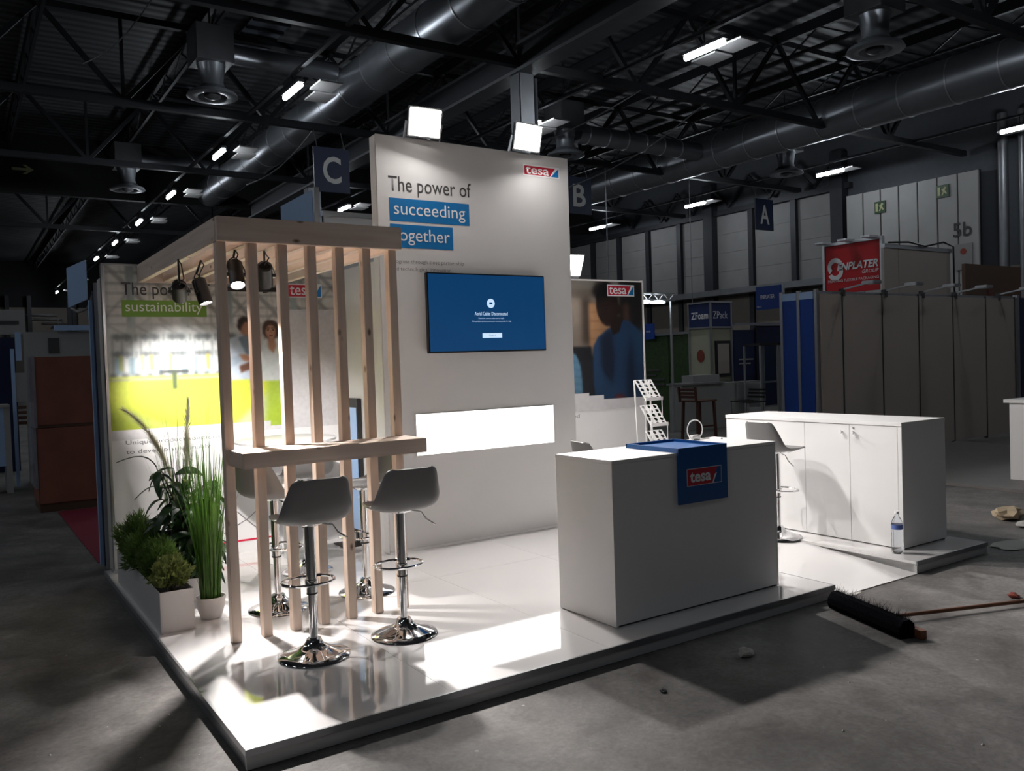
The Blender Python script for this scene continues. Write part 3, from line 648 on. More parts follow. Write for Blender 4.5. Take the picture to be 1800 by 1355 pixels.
for k in range(4): part('red_sample', MB().box(-.14, -.02, 11.5, 11.54, .95 + k * .08, 1.0 + k * .08), M['brown'], lf)
lc = thing('pale_desk', 'pale blue-white desk at the left edge', 'desk', (-.6, 11.0, 0))
part('top', MB().box(-1.2, -.28, 10.7, 11.3, 1.25, 1.29), M['booth_pale'], lc)
part('side', MB().box(-.36, -.28, 10.72, 11.28, 0, 1.25), M['booth_pale'], lc)
part('front', MB().box(-1.2, -.36, 10.72, 10.76, .4, 1.25), M['blue_and_bluelit'], lc)

# ================================================================== THE STAND: platform and walls
WL, WX, RX0, RX1, YB = 0., 5.925, 3.9465, 4.9226, 3.95
RAMP = 1.15
pf = thing('platform', 'low white glossy stand platform with aluminium edge and entry ramp', 'platform', (2.96, 1.97, 0))
for x0, x1, y0 in ((0, RX0, 0), (RX0, RX1, RAMP), (RX1, WX, 0)):
    part('subframe', MB().box(x0 + .03, x1 - (.03 if x1 != RX0 else .004), y0 + .03, YB, 0, B - .02), M['laminate_side'], pf)
xs = [0, .987, 1.973, 2.96, RX0]
for i in range(4):
    for y0, y1 in ((0, 1.98), (1.98, YB)):
        part('floor_panel', MB().box(xs[i] + (.012 if i == 0 else .001), xs[i + 1] - (.001 if i < 3 else .0), max(y0, .012) + .001, y1 - .001, B - .02, B), M['laminate'], pf)
part('floor_panel', MB().box(RX0 + .001, RX1 - .001, RAMP, 2.5, B - .02, B), M['laminate'], pf)
part('floor_panel', MB().box(RX0 + .001, RX1 - .001, 2.502, YB, B - .02, B), M['laminate'], pf)
part('floor_panel', MB().box(RX1 + .001, WX - .012, .013, 1.98, B - .02, B), M['laminate'], pf)
part('floor_panel', MB().box(RX1 + .001, WX - .012, 1.982, YB, B - .02, B), M['laminate'], pf)
part('ramp', MB().prism([(0, 0), (RAMP, 0), (RAMP, B - .001), (0, .006)], (RX0 + .001, 0, 0), Y_, Z_, (RX1 - RX0 - .002, 0, 0)), M['laminate'], pf, label='white entry ramp sloping up from the hall floor')
for x0, x1 in ((0, RX0), (RX1, WX)):
    part('edge_trim', MB().box(x0, x1, 0, .012, B - .03, B + .0015), M['dark_trim'], pf)
    part('skirting', MB().box(x0 + .003, x1 - .003, .006, .03, .004, B - .03), M['laminate_side'], pf)
part('edge_trim', MB().box(0, .012, .012, YB, B - .03, B + .0015), M['trim_metal'], pf)
part('skirting', MB().box(.006, .03, .03, YB, .004, B - .03), M['dark_trim'], pf)
part('edge_trim', MB().box(WX - .012, WX, .012, YB, B - .03, B + .0015), M['dark_trim'], pf)
part('edge_trim', MB().box(RX0 - .004, RX0, .012, RAMP, B - .012, B + .0015), M['dark_trim'], pf)

# ---- raster prints (flat photographs on the walls)
def blur(a, r):
    if r < 1: return a
    for ax in (0, 1):
        for _ in range(2):
            k = 2 * r + 1; p = np.concatenate([np.repeat(a.take([0], ax), r + 1, ax), a, np.repeat(a.take([-1], ax), r, ax)], ax).cumsum(ax)
            n = a.shape[ax]; a = (p.take(range(k, k + n), ax) - p.take(range(0, n), ax)) / k
    return a
class Raster:
    def __init__(s, x0, x1, z0, z1, nx, nz, col):
        s.x0, s.x1, s.z0, s.z1, s.nx, s.nz = x0, x1, z0, z1, nx, nz
        s.X, s.Z = np.meshgrid(np.linspace(x0, x1, nx), np.linspace(z0, z1, nz)); s.a = np.ones((nz, nx, 3)) * np.array(col, float)
    def mask(s, pts):
        m = np.zeros(s.X.shape, bool); n = len(pts)
        for i in range(n):
            (xa, za), (xb, zb) = pts[i], pts[(i + 1) % n]
            if za == zb: continue
            m ^= ((s.Z < za) != (s.Z < zb)) & (s.X < (xb - xa) * (s.Z - za) / (zb - za) + xa)
        return m.astype(float)
    def poly(s, pts, col, b=0, al=1.):
        m = s.mask(pts)
        if b: m = blur(m[..., None], b)[..., 0]
        m = (m * al)[..., None]; s.a = s.a * (1 - m) + np.array(col, float) * m
    def rect(s, x0, x1, z0, z1, col, b=0, al=1.): s.poly([(x0, z0), (x1, z0), (x1, z1), (x0, z1)], col, b, al)
    def ell(s, cx, cz, rx, rz, col, b=0, al=1., rot=0.):
        s.poly([(cx + rx * math.cos(t) * math.cos(rot) - rz * math.sin(t) * math.sin(rot), cz + rx * math.cos(t) * math.sin(rot) + rz * math.sin(t) * math.cos(rot)) for t in np.linspace(0, 2 * PI, 28, endpoint=False)], col, b, al)
    def line(s, xa, za, xb, zb, w_, col, b=0, al=1.):
        d = math.hypot(xb - xa, zb - za); nx_, nz_ = -(zb - za) / d * w_ / 2, (xb - xa) / d * w_ / 2
        s.poly([(xa + nx_, za + nz_), (xb + nx_, zb + nz_), (xb - nx_, zb - nz_), (xa - nx_, za - nz_)], col, b, al)
    def noise(s, amp, r): s.a = s.a * (1 + amp * (blur(rng.random(s.a.shape[:2] + (1,)), r) - .5) * (2 * r + 1))
    def build(s, name, parent, y, label=None, t=.002):
        c = np.clip(s.a / 255, 0, 1); c = np.where(c <= .04045, c / 12.92, ((c + .055) / 1.055) ** 2.4)
        off = ORG[parent.name]; nx, nz = s.nx, s.nz
        vs = np.stack([s.X.ravel() - off[0], np.full(nx * nz, y - t - off[1]), s.Z.ravel() + B - off[2]], -1)
        i = np.arange(nx * nz).reshape(nz, nx); q = np.stack([i[:-1, :-1], i[:-1, 1:], i[1:, 1:], i[1:, :-1]], -1).reshape(-1, 4)
        me = bpy.data.meshes.new(name); me.from_pydata(vs.tolist(), [], q.tolist())
        at = me.color_attributes.new('ink', 'FLOAT_COLOR', 'POINT')
        at.data.foreach_set('color', np.concatenate([c.reshape(-1, 3), np.ones((nx * nz, 1))], 1).astype(np.float32).ravel())
        me.materials.append(M['print'])
        o = bpy.data.objects.new(name, me); COL.objects.link(o); o.parent = parent; ORG[o.name] = off
        return tag(o, label)
YW = 3.85
gw = thing('graphic_wall', 'back wall with a factory photo print headed sustainability', 'wall', (1.05, 3.9, B))
part('panel', MB().box(.084, 2.03, YW, YW + .06, B, B + 2.455), M['white'], gw)
part('edge_profile', MB().box(.066, .084, YW - .004, YW + .07, B, B + 2.465), M['trim_metal'], gw)
part('top_profile', MB().box(.066, 2.03, YW - .002, YW + .07, B + 2.455, B + 2.468), M['trim_metal'], gw)
part('foot', MB().box(.05, .12, YW - .06, YW + .1, B, B + .02), M['trim_metal'], gw)
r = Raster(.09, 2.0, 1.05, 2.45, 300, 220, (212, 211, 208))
W_ = (205, 203, 204)
r.rect(.09, 2.0, 2.05, 2.45, (206, 204, 199), 10)  # upper greys lightened in the print to offset the dim light there
for k in range(9): r.line(.05 + k * .25, 2.5, .62 + k * .25, 1.9, .035, (112, 112, 108), 1, .7)
for k in range(7): r.line(.0 + k * .33, 1.95, .5 + k * .33, 2.5, .022, (128, 128, 124), 1, .6)
for k in range(14): r.line(.05 + k * .15, 2.5, .10 + k * .15, 1.95, .008, (120, 120, 116), 1, .6)
for z in (2.40, 2.31, 2.23, 2.12, 2.05, 1.98): r.rect(.0, 2.1, z - .008, z + .008, (112, 112, 110), 1, .7)
for x in (.27, .69, 1.05, 1.62): r.rect(x - .032, x + .032, 1.55, 2.5, (138, 150, 150), 1, .95)
for x in np.arange(.1, 2.0, .16): r.rect(x - .006, x + .006, 1.9, 2.5, (118, 120, 120), 1, .6)
r.ell(.55, 2.02, .3, .09, (228, 228, 224), 8, .6); r.ell(1.7, 2.3, .2, .09, (140, 140, 136), 6, .6)
r.rect(.09, 1.5, 1.55, 1.97, (208, 212, 210), 6, .85)
for k in range(6): r.line(.1 + k * .2, 1.97, .25 + k * .2, 1.88, .012, (130, 132, 130), 1, .6)
for z0, z1 in ((1.86, 1.895), (1.725, 1.755)):
    for x in np.arange(.12, 1.45, .21): r.rect(x, x + .15, z0, z1, (70, 78, 80), 2, .8)
    for x in np.arange(.15, 1.45, .07): r.rect(x, x + .02, z0 - .02, z1 + .01, (90, 98, 100), 1, .5)
for x in np.arange(.14, 1.45, .10): r.rect(x, x + .05, 1.58, 1.71, (132, 164, 180), 1, .75)
for x in np.arange(.12, 1.45, .07): r.rect(x, x + .012, 1.55, 1.85, (96, 108, 112), 1, .55)
for x, c in ((.17, (150, 150, 60)), (.40, (215, 185, 60)), (.55, (225, 190, 60)), (.85, (220, 190, 50)), (.95, (220, 195, 50)), (.33, (220, 200, 120))): r.rect(x, x + .025, 1.6, 1.73, c, 1, .75)
for x in np.arange(.1, 1.45, .09): r.rect(x, x + .05, 1.545, 1.585, (52, 58, 58), 2, .75)
r.rect(.09, 1.5, 1.12, 1.545, (186, 196, 62), 1)
r.rect(.09, 1.5, 1.525, 1.545, (158, 158, 150), 1, .9); r.rect(.09, 1.5, 1.545, 1.56, (196, 206, 40), 1, .8)
r.poly([(.09, 1.12), (.8, 1.12), (.09, 1.30)], (126, 142, 36), 8, .8)
r.poly([(.2, 1.22), (.5, 1.10), (.62, 1.10), (.24, 1.26)], (196, 200, 150), 4, .5)
r.poly([(1.05, 1.1), (1.32, 1.1), (1.5, 1.42), (1.5, 1.52)], (176, 184, 160), 3, .8)
r.poly([(1.33, 1.05), (1.55, 1.05), (1.52, 1.52), (1.36, 1.52)], (150, 176, 46), 3, .9)
r.rect(.47, .70, 1.575, 1.60, (42, 46, 46), 1, .9); r.rect(.565, .605, 1.44, 1.59, (60, 74, 44), 1, .9)
# man in a pale lab coat
r.poly([(1.0, 1.5), (1.0, 1.78), (1.06, 1.86), (1.15, 1.89), (1.22, 1.86), (1.28, 1.75), (1.28, 1.5)], (176, 188, 200), 1)
r.poly([(1.12, 1.86), (1.2, 1.90), (1.24, 1.70), (1.18, 1.72)], (105, 120, 132), 1)
r.ell(1.185, 1.955, .055, .075, (150, 108, 84), 1); r.poly([(1.115, 1.95), (1.125, 2.02), (1.17, 2.05), (1.235, 2.035), (1.24, 1.99), (1.18, 2.0), (1.15, 1.96), (1.14, 1.92)], (42, 30, 26), 1)
r.ell(1.17, 1.69, .055, .028, (156, 108, 82), 1, 1., -.3); r.poly([(1.02, 1.6), (1.15, 1.66), (1.13, 1.71), (1.0, 1.68)], (158, 172, 186), 1)
r.poly([(1.13, 1.56), (1.25, 1.6), (1.23, 1.66), (1.12, 1.62)], (96, 60, 44), 1)
# woman with short brown hair in a white coat
r.ell(1.405, 1.93, .075, .085, (58, 36, 26), 1)
r.poly([(1.30, 1.48), (1.305, 1.72), (1.35, 1.80), (1.39, 1.83), (1.43, 1.83), (1.48, 1.78), (1.50, 1.7), (1.50, 1.48)], (192, 198, 196), 1)
r.poly([(1.375, 1.86), (1.435, 1.86), (1.45, 1.79), (1.42, 1.72), (1.38, 1.76)], (160, 118, 96), 1)
r.ell(1.405, 1.912, .046, .066, (176, 132, 108), 1); r.poly([(1.345, 1.93), (1.36, 1.99), (1.41, 2.01), (1.46, 1.985), (1.465, 1.93), (1.44, 1.97), (1.40, 1.98), (1.365, 1.965)], (58, 36, 26), 1)
for dx in (-.022, .022): r.ell(1.405 + dx, 1.928, .011, .005, (60, 40, 34)); r.line(1.39 + dx, 1.945, 1.42 + dx, 1.945, .005, (70, 44, 34))
r.ell(1.407, 1.878, .018, .006, (140, 62, 56)); r.line(1.405, 1.925, 1.411, 1.902, .006, (150, 100, 78))
# stepped white margin of the print
r.rect(1.505, 2.1, 1.0, 2.11, W_); r.rect(.0, 1.37, .9, 1.13, W_); r.rect(1.36, 2.1, .9, 1.088, W_)
r.noise(.06, 1)
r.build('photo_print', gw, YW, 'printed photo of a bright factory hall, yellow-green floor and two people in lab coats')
lettering('headline_text', 'The power of', M['ink'], gw, (.208, YW - .003, B + 2.185), .69, .135, bold=.006)
plate('green_bar', M['green_ink'], gw, rect(.66, .135), (.205, YW - .003, B + 2.042))
lettering('headline_word', 'sustainability', M['white_ink'], gw, (.232, YW - .0035, B + 2.060), .60, .105)
lettering('body_text', 'Unique product solutions', M['ink_soft'], gw, (.19, YW - .003, B + 1.00), .74, .045)
lettering('body_text', 'to develop sustainably', M['ink_soft'], gw, (.19, YW - .003, B + .925), .66, .045)
logo(gw, (1.57, YW - .003, B + 2.215), .32, .125)
part('red_line', MB().box(.70, 1.37, YW - .004, YW - .002, B + .10, B + .115), M['red'], gw)
part('cable', MB().tube([(.95, YW - .006, B + .46), (1.15, YW - .006, B + .26), (1.28, YW - .006, B + .14)], .003, 5), M['ink_soft'], gw)
part('cable', MB().tube([(.93, YW - .006, B + .19), (1.15, YW - .006, B + .30), (1.22, YW - .006, B + .36)], .003, 5), M['ink_soft'], gw)
# right half of the back wall with the second print
gr = thing('graphic_wall', 'back wall section with a print of a man in a blue hoodie', 'wall', (4.95, 3.9, B))
part('panel', MB().box(4.03, 5.80, YW, YW + .06, B, B + 2.455), M['white'], gr)
part('edge_profile', MB().box(5.80, 5.822, YW - .006, YW + .07, B, B + 2.475), M['white'], gr)
part('top_profile', MB().box(4.03, 5.80, YW - .002, YW + .07, B + 2.455, B + 2.468), M['white'], gr)
r = Raster(4.25, 5.80, 1.0, 2.45, 190, 180, (120, 104, 92))
r.rect(4.2, 5.5, 2.2, 2.5, (150, 138, 126), 3); r.rect(4.2, 5.8, 2.36, 2.5, (176, 168, 158), 2)
r.rect(4.2, 4.98, 1.6, 2.25, (138, 124, 112), 4); r.rect(4.9, 5.02, 1.75, 2.25, (70, 58, 50), 4)
r.rect(5.0, 5.35, 1.7, 2.2, (196, 146, 104), 2)
for z in (1.8, 1.9, 2.0, 2.1): r.rect(5.0, 5.35, z - .006, z + .006, (150, 104, 72), 1, .7)
r.rect(5.45, 5.8, 1.5, 2.5, (38, 34, 34), 2); r.rect(5.5, 5.6, 1.55, 2.2, (120, 84, 64), 3, .7)
r.rect(4.2, 5.2, 1.0, 1.62, (40, 42, 50), 3); r.rect(4.75, 5.02, 1.56, 1.72, (30, 32, 38), 1)
r.poly([(4.2, 1.0), (4.2, 1.66), (4.72, 1.66), (4.80, 1.63), (4.86, 1.5), (4.88, 1.3), (4.87, 1.0)], (120, 172, 206), 1)
for k in range(6): r.line(4.74, 1.56 - k * .08, 4.88, 1.53 - k * .08, .008, (70, 110, 150), 1, .7)
HD = (42, 78, 122)
r.poly([(5.06, 1.0), (5.04, 1.35), (5.05, 1.72), (5.12, 1.82), (5.25, 1.90), (5.40, 1.98), (5.5, 2.02), (5.60, 2.0), (5.72, 1.9), (5.80, 1.86), (5.80, 1.0)], HD, 1)
r.poly([(5.14, 1.80), (5.32, 1.92), (5.36, 1.6), (5.30, 1.2), (5.18, 1.2)], (24, 38, 62), 3, .9)
r.poly([(5.55, 1.0), (5.52, 1.5), (5.62, 1.85), (5.68, 1.2)], (26, 44, 74), 4, .8)
r.poly([(5.62, 1.95), (5.78, 1.9), (5.8, 1.5), (5.72, 1.5)], (52, 98, 142), 4, .8)
for k in range(5): r.line(5.06 + k * .03, 1.5 - k * .06, 5.2 + k * .05, 1.28 - k * .04, .02, (50, 88, 130), 2, .5)
r.poly([(5.30, 1.96), (5.42, 2.06), (5.50, 2.04), (5.44, 1.88), (5.34, 1.84)], (44, 28, 24), 1)
r.ell(5.27, 2.19, .165, .25, (40, 26, 23), 1, 1., .08); r.ell(5.22, 2.34, .16, .11, (22, 17, 17), 3, .9)
r.ell(5.31, 2.16, .10, .14, (66, 42, 36), 5, .6)
r.ell(5.44, 2.13, .03, .055, (52, 32, 27), 1)
r.line(5.20, 2.17, 5.30, 2.18, .012, (20, 14, 14), 1, .8); r.ell(5.25, 2.135, .018, .008, (16, 12, 12)); r.line(5.17, 2.14, 5.15, 2.06, .02, (60, 38, 33), 1, .8)
r.line(5.18, 1.985, 5.27, 1.99, .014, (74, 40, 38), 1, .8)
r.poly([(5.05, 1.45), (5.12, 1.5), (5.40, 1.2), (5.32, 1.1), (5.1, 1.2)], (44, 84, 128), 2, .8)
r.ell(5.42, 1.13, .09, .035, (140, 40, 40), 2, .8)
r.rect(4.2, 5.8, 1.0, 1.115, W_); r.rect(4.2, 5.18, 1.0, 1.165, W_); r.rect(4.2, 4.97, 1.0, 1.2, W_)
r.a *= .66
r.rect(4.2, 5.8, 1.0, 1.115, W_); r.rect(4.2, 5.18, 1.0, 1.165, W_); r.rect(4.2, 4.97, 1.0, 1.2, W_)
r.noise(.04, 2)
r.build('photo_print', gr, YW, 'dark printed photo of a man in a blue hooded sweatshirt looking down')
logo(gr, (5.275, YW - .003, B + 2.285), .405, .13)
lettering('body_text', 'needed', M['ink_soft'], gr, (4.55, YW - .003, B + .93), .27, .04)
# tower
YT, TX0, TX1, TZ = 2.89, 2.028, 4.027, 3.492
tw = thing('display_tower', 'tall white fabric tower with headline and television', 'tower', (3.03, 3.0, B))
part('frame', MB().box(TX0, TX1, YT + .006, YT + .115, B, B + TZ - .004, .006), M['white'], tw)
part('fabric_face', MB().box(TX0 + .004, TX1 - .004, YT, YT + .006, B + .02, B + TZ, .002), M['white_fabric'], tw)
part('side_wall', MB().box(TX0 + .002, TX0 + .052, YT + .115, YW - .001, B, B + 2.455), M['white'], tw)
part('side_wall', MB().box(TX1 - .05, TX1, YT + .115, YW - .001, B, B + 2.455), M['white'], tw)
part('kick_strip', MB().box(TX0, TX1, YT - .006, YT, B, B + .02), M['white'], tw)
lettering('headline_text', 'The power of', M['ink'], tw, (2.135, YT - .0003, B + 2.995), .80, .165, bold=.004)
plate('blue_bar', M['blue_ink'], tw, rect(.772, .192), (2.137, YT - .0003, B + 2.785))
lettering('headline_word', 'succeeding', M['white_ink'], tw, (2.178, YT - .0009, B + 2.808), .69, .14)
plate('blue_bar', M['blue_ink'], tw, rect(.60, .195), (2.137, YT - .0003, B + 2.565))
lettering('headline_word', 'together', M['white_ink'], tw, (2.165, YT - .0009, B + 2.588), .54, .14)
lettering('body_text', 'Progress through close partnership', M['ink_soft'], tw, (2.137, YT - .0003, B + 2.425), .70, .042)
lettering('body_text', 'and technological innovation', M['ink_soft'], tw, (2.137, YT - .0003, B + 2.362), .57, .042)
logo(tw, (3.505, YT - .0003, B + 3.288), .415, .105)
# framed screen on the tower's left side
fs = thing('framed_screen', 'slim black-framed screen standing against the tower side', 'screen', (TX0, 3.5, B))
part('frame', MB().box(TX0 - .045, TX0 - .005, 3.36, 3.66, B + .1, B + 1.30, .004), M['black'], fs)
part('pane', MB().box(TX0 - .048, TX0 - .045, 3.385, 3.635, B + .14, B + 1.22), M['blue_and_bluelit'], fs)
part('stand_foot', MB().box(TX0 - .2, TX0 - .02, 3.38, 3.64, B, B + .012), M['black_metal'], fs)
part('stand_pole', MB().box(TX0 - .03, TX0 - .008, 3.49, 3.53, B, B + .12), M['black_metal'], fs)
# television
M['tv_blue'] = emat('television_blue_picture', (.0, .035, .115), .85)
M['tv_text'] = emat('television_white_text', (.45, .62, .80), 1.0)
tv = thing('television', 'flat television showing a blue no-signal screen', 'television', (3.04, YT, B + 1.67))
vx0, vx1, vz0, vz1 = 2.425, 3.648, B + 1.670, B + 2.356
part('housing', MB().box(vx0, vx1, YT - .075, YT - .03, vz0, vz1, .004), M['black'], tv)
part('wall_mount', MB().box(2.8, 3.3, YT - .03, YT - .001, vz0 + .15, vz1 - .15), M['black_metal'], tv)
part('silver_edge', MB().box(vx0, vx1, YT - .07, YT - .035, vz1, vz1 + .004), M['trim_metal'], tv)
sc_ = part('screen', MB().box(vx0 + .01, vx1 - .01, YT - .0765, YT - .075, vz0 + .014, vz1 - .009), M['tv_blue'], tv)
yy = YT - .0766
plate('screen_badge', M['tv_text'], sc_, [(.041 * math.cos(t * PI / 12), .041 * math.sin(t * PI / 12)) for t in range(24)], (3.055, yy, vz0 + .43), t=.0005)
plate('badge_symbol', M['tv_blue'], sc_, rect(.032, .018), (3.039, yy - .0006, vz0 + .421), t=.0003)
lettering('screen_title', 'Aerial Cable: Disconnected', M['tv_text'], sc_, (2.885, yy, vz0 + .323), .345, .033, depth=.0005)
lettering('screen_line', 'Check the antenna cable and try again', M['tv_text'], sc_, (2.92, yy, vz0 + .291), .27, .014, depth=.0005)
lettering('screen_line', 'If the problem persists contact your service provider for help', M['tv_text'], sc_, (2.855, yy, vz0 + .263), .41, .014, depth=.0005)
plate('screen_button', M['tv_text'], sc_, rect(.205, .042), (2.958, yy, vz0 + .125), t=.0005)
lettering('button_text', 'SOURCE', M['ink'], sc_, (3.025, yy - .0006, vz0 + .139), .07, .015, depth=.0004)
# light box
M['lightbox'] = emat('light_box_diffuser', (1., .99, .98), BOX_E)
lb = thing('light_box', 'glowing white light box below the television', 'light', (3.03, YT, B + .8))
part('frame', MB().box(2.303, 3.757, YT - .012, YT - .0005, B + .802, B + 1.16, .002), M['white'], lb)
part('diffuser', MB().box(2.309, 3.751, YT - .0135, YT - .012, B + .808, B + 1.154), M['lightbox'], lb)

# ------------------------------------------------------------------ floodlights
M['flood_glass'] = emat('floodlight_glass', (1., .95, .89), 60.)
def aim_axes(n):
    n = Vector(n).normalized(); u = n.cross(Vector((0, 0, 1))).normalized(); return u, u.cross(n).normalized(), n
def obox(mb, c, u, v, n, a, b, d):
    return mb.prism([(-a, -b), (a, -b), (a, b), (-a, b)], Vector(c), u, v, Vector(n) * d)
def lamp(name, typ, loc, n, power, col, parent, **kw):
    l = bpy.data.lights.new(name, typ); l.energy = power; l.color = col
    for k, v in kw.items(): setattr(l, k, v)
    o = bpy.data.objects.new(name, l); COL.objects.link(o); o.parent = parent
    o.location = Vector(loc) - Vector(ORG[parent.name]); o.rotation_euler = Vector(n).to_track_quat('-Z', 'Y').to_euler()
    return o
def floodlight(c, base, n, lab, power):
    t = thing('floodlight', lab, 'light', base, 'stand floodlights')
    u, v, n = aim_axes(n); c = Vector(c)
    part('housing', obox(MB(), c - n * .05, u, v, n, .145, .115, .05), M['black_metal'], t)
    part('bezel', obox(MB(), c - n * .006, u, v, n, .155, .125, .008), M['trim_metal'], t)
    part('glass', obox(MB(), c + n * .002, u, v, n, .14, .11, .004), M['flood_glass'], t)
    for s in (-1, 1):
        part('yoke', MB().bar(c + u * (.162 * s) - n * .02, c + u * (.162 * s) - v * .15 - n * .05, .012, .03), M['trim_metal'], t)
    e = c - v * .15 - n * .05
    part('yoke', MB().bar(e - u * .168, e + u * .168, .012, .03), M['trim_metal'], t)
    part('arm', MB().tube([e, Vector((e.x + .12, e.y + .02, e.z)), Vector((e.x + .12, base[1], base[2] + .06)), Vector((e.x + .12, base[1], base[2]))], .012, 8), M['trim_metal'], t)
    part('clamp', MB().box(e.x + .085, e.x + .155, base[1] - .03, base[1] + .03, base[2], base[2] + .04), M['trim_metal'], t)
    lamp('flood_beam', 'AREA', c + n * .02, n, power, (1., .962, .93), t, shape='RECTANGLE', size=.12, size_y=.10)
floodlight((2.47, 2.83, B + 3.62), (2.47, 2.945, B + 3.492), (-.05, -.965, -.26), 'floodlight on the left of the tower top', FLOOD_W)
floodlight((3.53, 2.83, B + 3.62), (3.53, 2.945, B + 3.492), (.05, -.965, -.26), 'floodlight on the right of the tower top', FLOOD_W)
floodlight((4.69, 3.74, B + 2.60), (4.69, 3.88, B + 2.468), (.0, -.93, -.37), 'floodlight on the low wall right of the tower', FLOOD_W)

# ------------------------------------------------------------------ pergola with bar shelf
p1, q, wv, dv, sp = .3376, 1.4206, .0540, .07, .1793
pe, HP, HB = 1.4875, B + 2.319, B + 2.459
pg = thing('pergola', 'pine slatted pergola with bar shelf in front of its posts', 'pergola', (.9, 2.5, B))
p0 = part('post', MB().box(p1, p1 + wv, q + .002, q + dv, B, HP + .06, .003), M['wood_z'], pg)
for k in range(1, 7): inst(p0, pg, (k * sp, 0, 0))
part('front_beam', MB().box(p1 - .004, pe, q - .045, q, HP, HB, .003), M['wood_x'], pg)
part('side_beam', MB().box(p1 - .006, p1 + .040, q, YW - .004, HP, HB, .003), M['wood_y'], pg)
part('side_beam', MB().box(pe - .045, pe, q, YW - .004, HP, HB, .003), M['wood_y'], pg)
part('back_beam', MB().box(p1 + .040, pe - .045, YW - .05, YW - .005, HP, HB, .003), M['wood_x'], pg)
sl = part('roof_slat', MB().box(p1 + sp, p1 + sp + .045, q + .001, YW - .051, HP + .004, HP + .115, .003), M['wood_y'], pg)
for k in range(1, 5): inst(sl, pg, (k * sp, 0, 0))
part('shelf_top', MB().box(.357, 1.4854, 1.15, q + .001, B + 1.100, B + 1.1234, .002), M['wood_x'], pg)
part('shelf_fascia', MB().box(.357, 1.4854, 1.1262, 1.15, B + 1.0348, B + 1.1234, .003), M['wood_x'], pg)
for x in (.357, 1.4614): part('shelf_end', MB().box(x, x + .024, 1.15, q + .001, B + 1.0348, B + 1.100, .002), M['wood_y'], pg)
# spotlights under the roof
M['spot_lens'] = emat('spotlight_lens', (1., .96, .92), 30.)
def spotlight(c, n, hang, lab, power, size, col=(1., .95, .92)):
    t = thing('spotlight', lab, 'light', hang, 'black pergola spotlights')
    c = Vector(c); u, v, n = aim_axes(n); L = .165; r = .046
    a = c - n * (L / 2); b = c + n * (L / 2)
    part('can', MB().cyl(a, b, r, n=24, cap=False).cyl(a, a - n * .01, r, r * .8, n=24).cyl(a + n * .12, b, r * .9, r * .9, n=24, cap=False), M['black_metal'], t, smooth=30)
    part('lens', MB().cyl(b - n * .022, b - n * .02, r * .9, n=24), M['spot_lens'], t)
    arc = [c + u * ((r + .012) * math.cos(x)) - n * ((.09 + .04 * math.sin(x)) * math.sin(x)) for x in np.linspace(0, PI, 13)]
    part('yoke', MB().tube(arc, .004, 6), M['black_metal'], t)
    for s in (-1, 1): part('pivot_knob', MB().cyl(c + u * (s * r), c + u * (s * (r + .022)), .012, n=10), M['black_metal'], t, smooth=True)
    top = c - n * .13
    part('cable', MB().tube([a - n * .01, top + Vector((.03, 0, .02)), Vector(hang) + Vector((.02, .01, -.03)), Vector(hang)], .004, 6), M['black'], t)
    part('ceiling_clip', MB().tube([top, (top + Vector(hang)) / 2, Vector(hang)], .007, 6), M['black_metal'], t)
    lamp('spot_beam', 'SPOT', b - n * .012, n, power, col, t, spot_size=math.radians(size), spot_blend=1.0, shadow_soft_size=.03)
spotlight((.318, 2.30, B + 2.110), (.19, .88, -.40), (.318, 2.30, HP + .002), 'black spotlight farthest left under the pergola, turned to the wall', SPOT_W * 1.25, 42)
spotlight((.463, 2.30, B + 2.110), (.2, -.25, -.94), (.463, 2.30, HP + .002), 'second black spotlight from the left, glowing and tilted forward', SPOT_W * 1.0, 60)
spotlight((.535, 1.75, B + 2.170), (-.05, -.50, -.86), (.535, 1.75, HP + .005), 'glowing black spotlight right behind the first pergola post', SPOT_W * 2.2, 62)
spotlight((.715, 1.75, B + 2.170), (.25, .76, -.60), (.715, 1.75, HP + .005), 'black spotlight behind the second pergola post, turned away', SPOT_W * 1.1, 60)
lbx = thing('light_bar', 'long black lamp bar under the pergola near the graphic wall', 'light', (1.18, 3.6, B + 2.24))
part('bar', MB().box(.93, 1.43, 3.57, 3.63, B + 2.24, B + 2.275, .004), M['black_metal'], lbx)
for x in (1.0, 1.36): part('bracket', MB().box(x - .01, x + .01, 3.63, YW - .003, B + 2.25, B + 2.265), M['black_metal'], lbx)

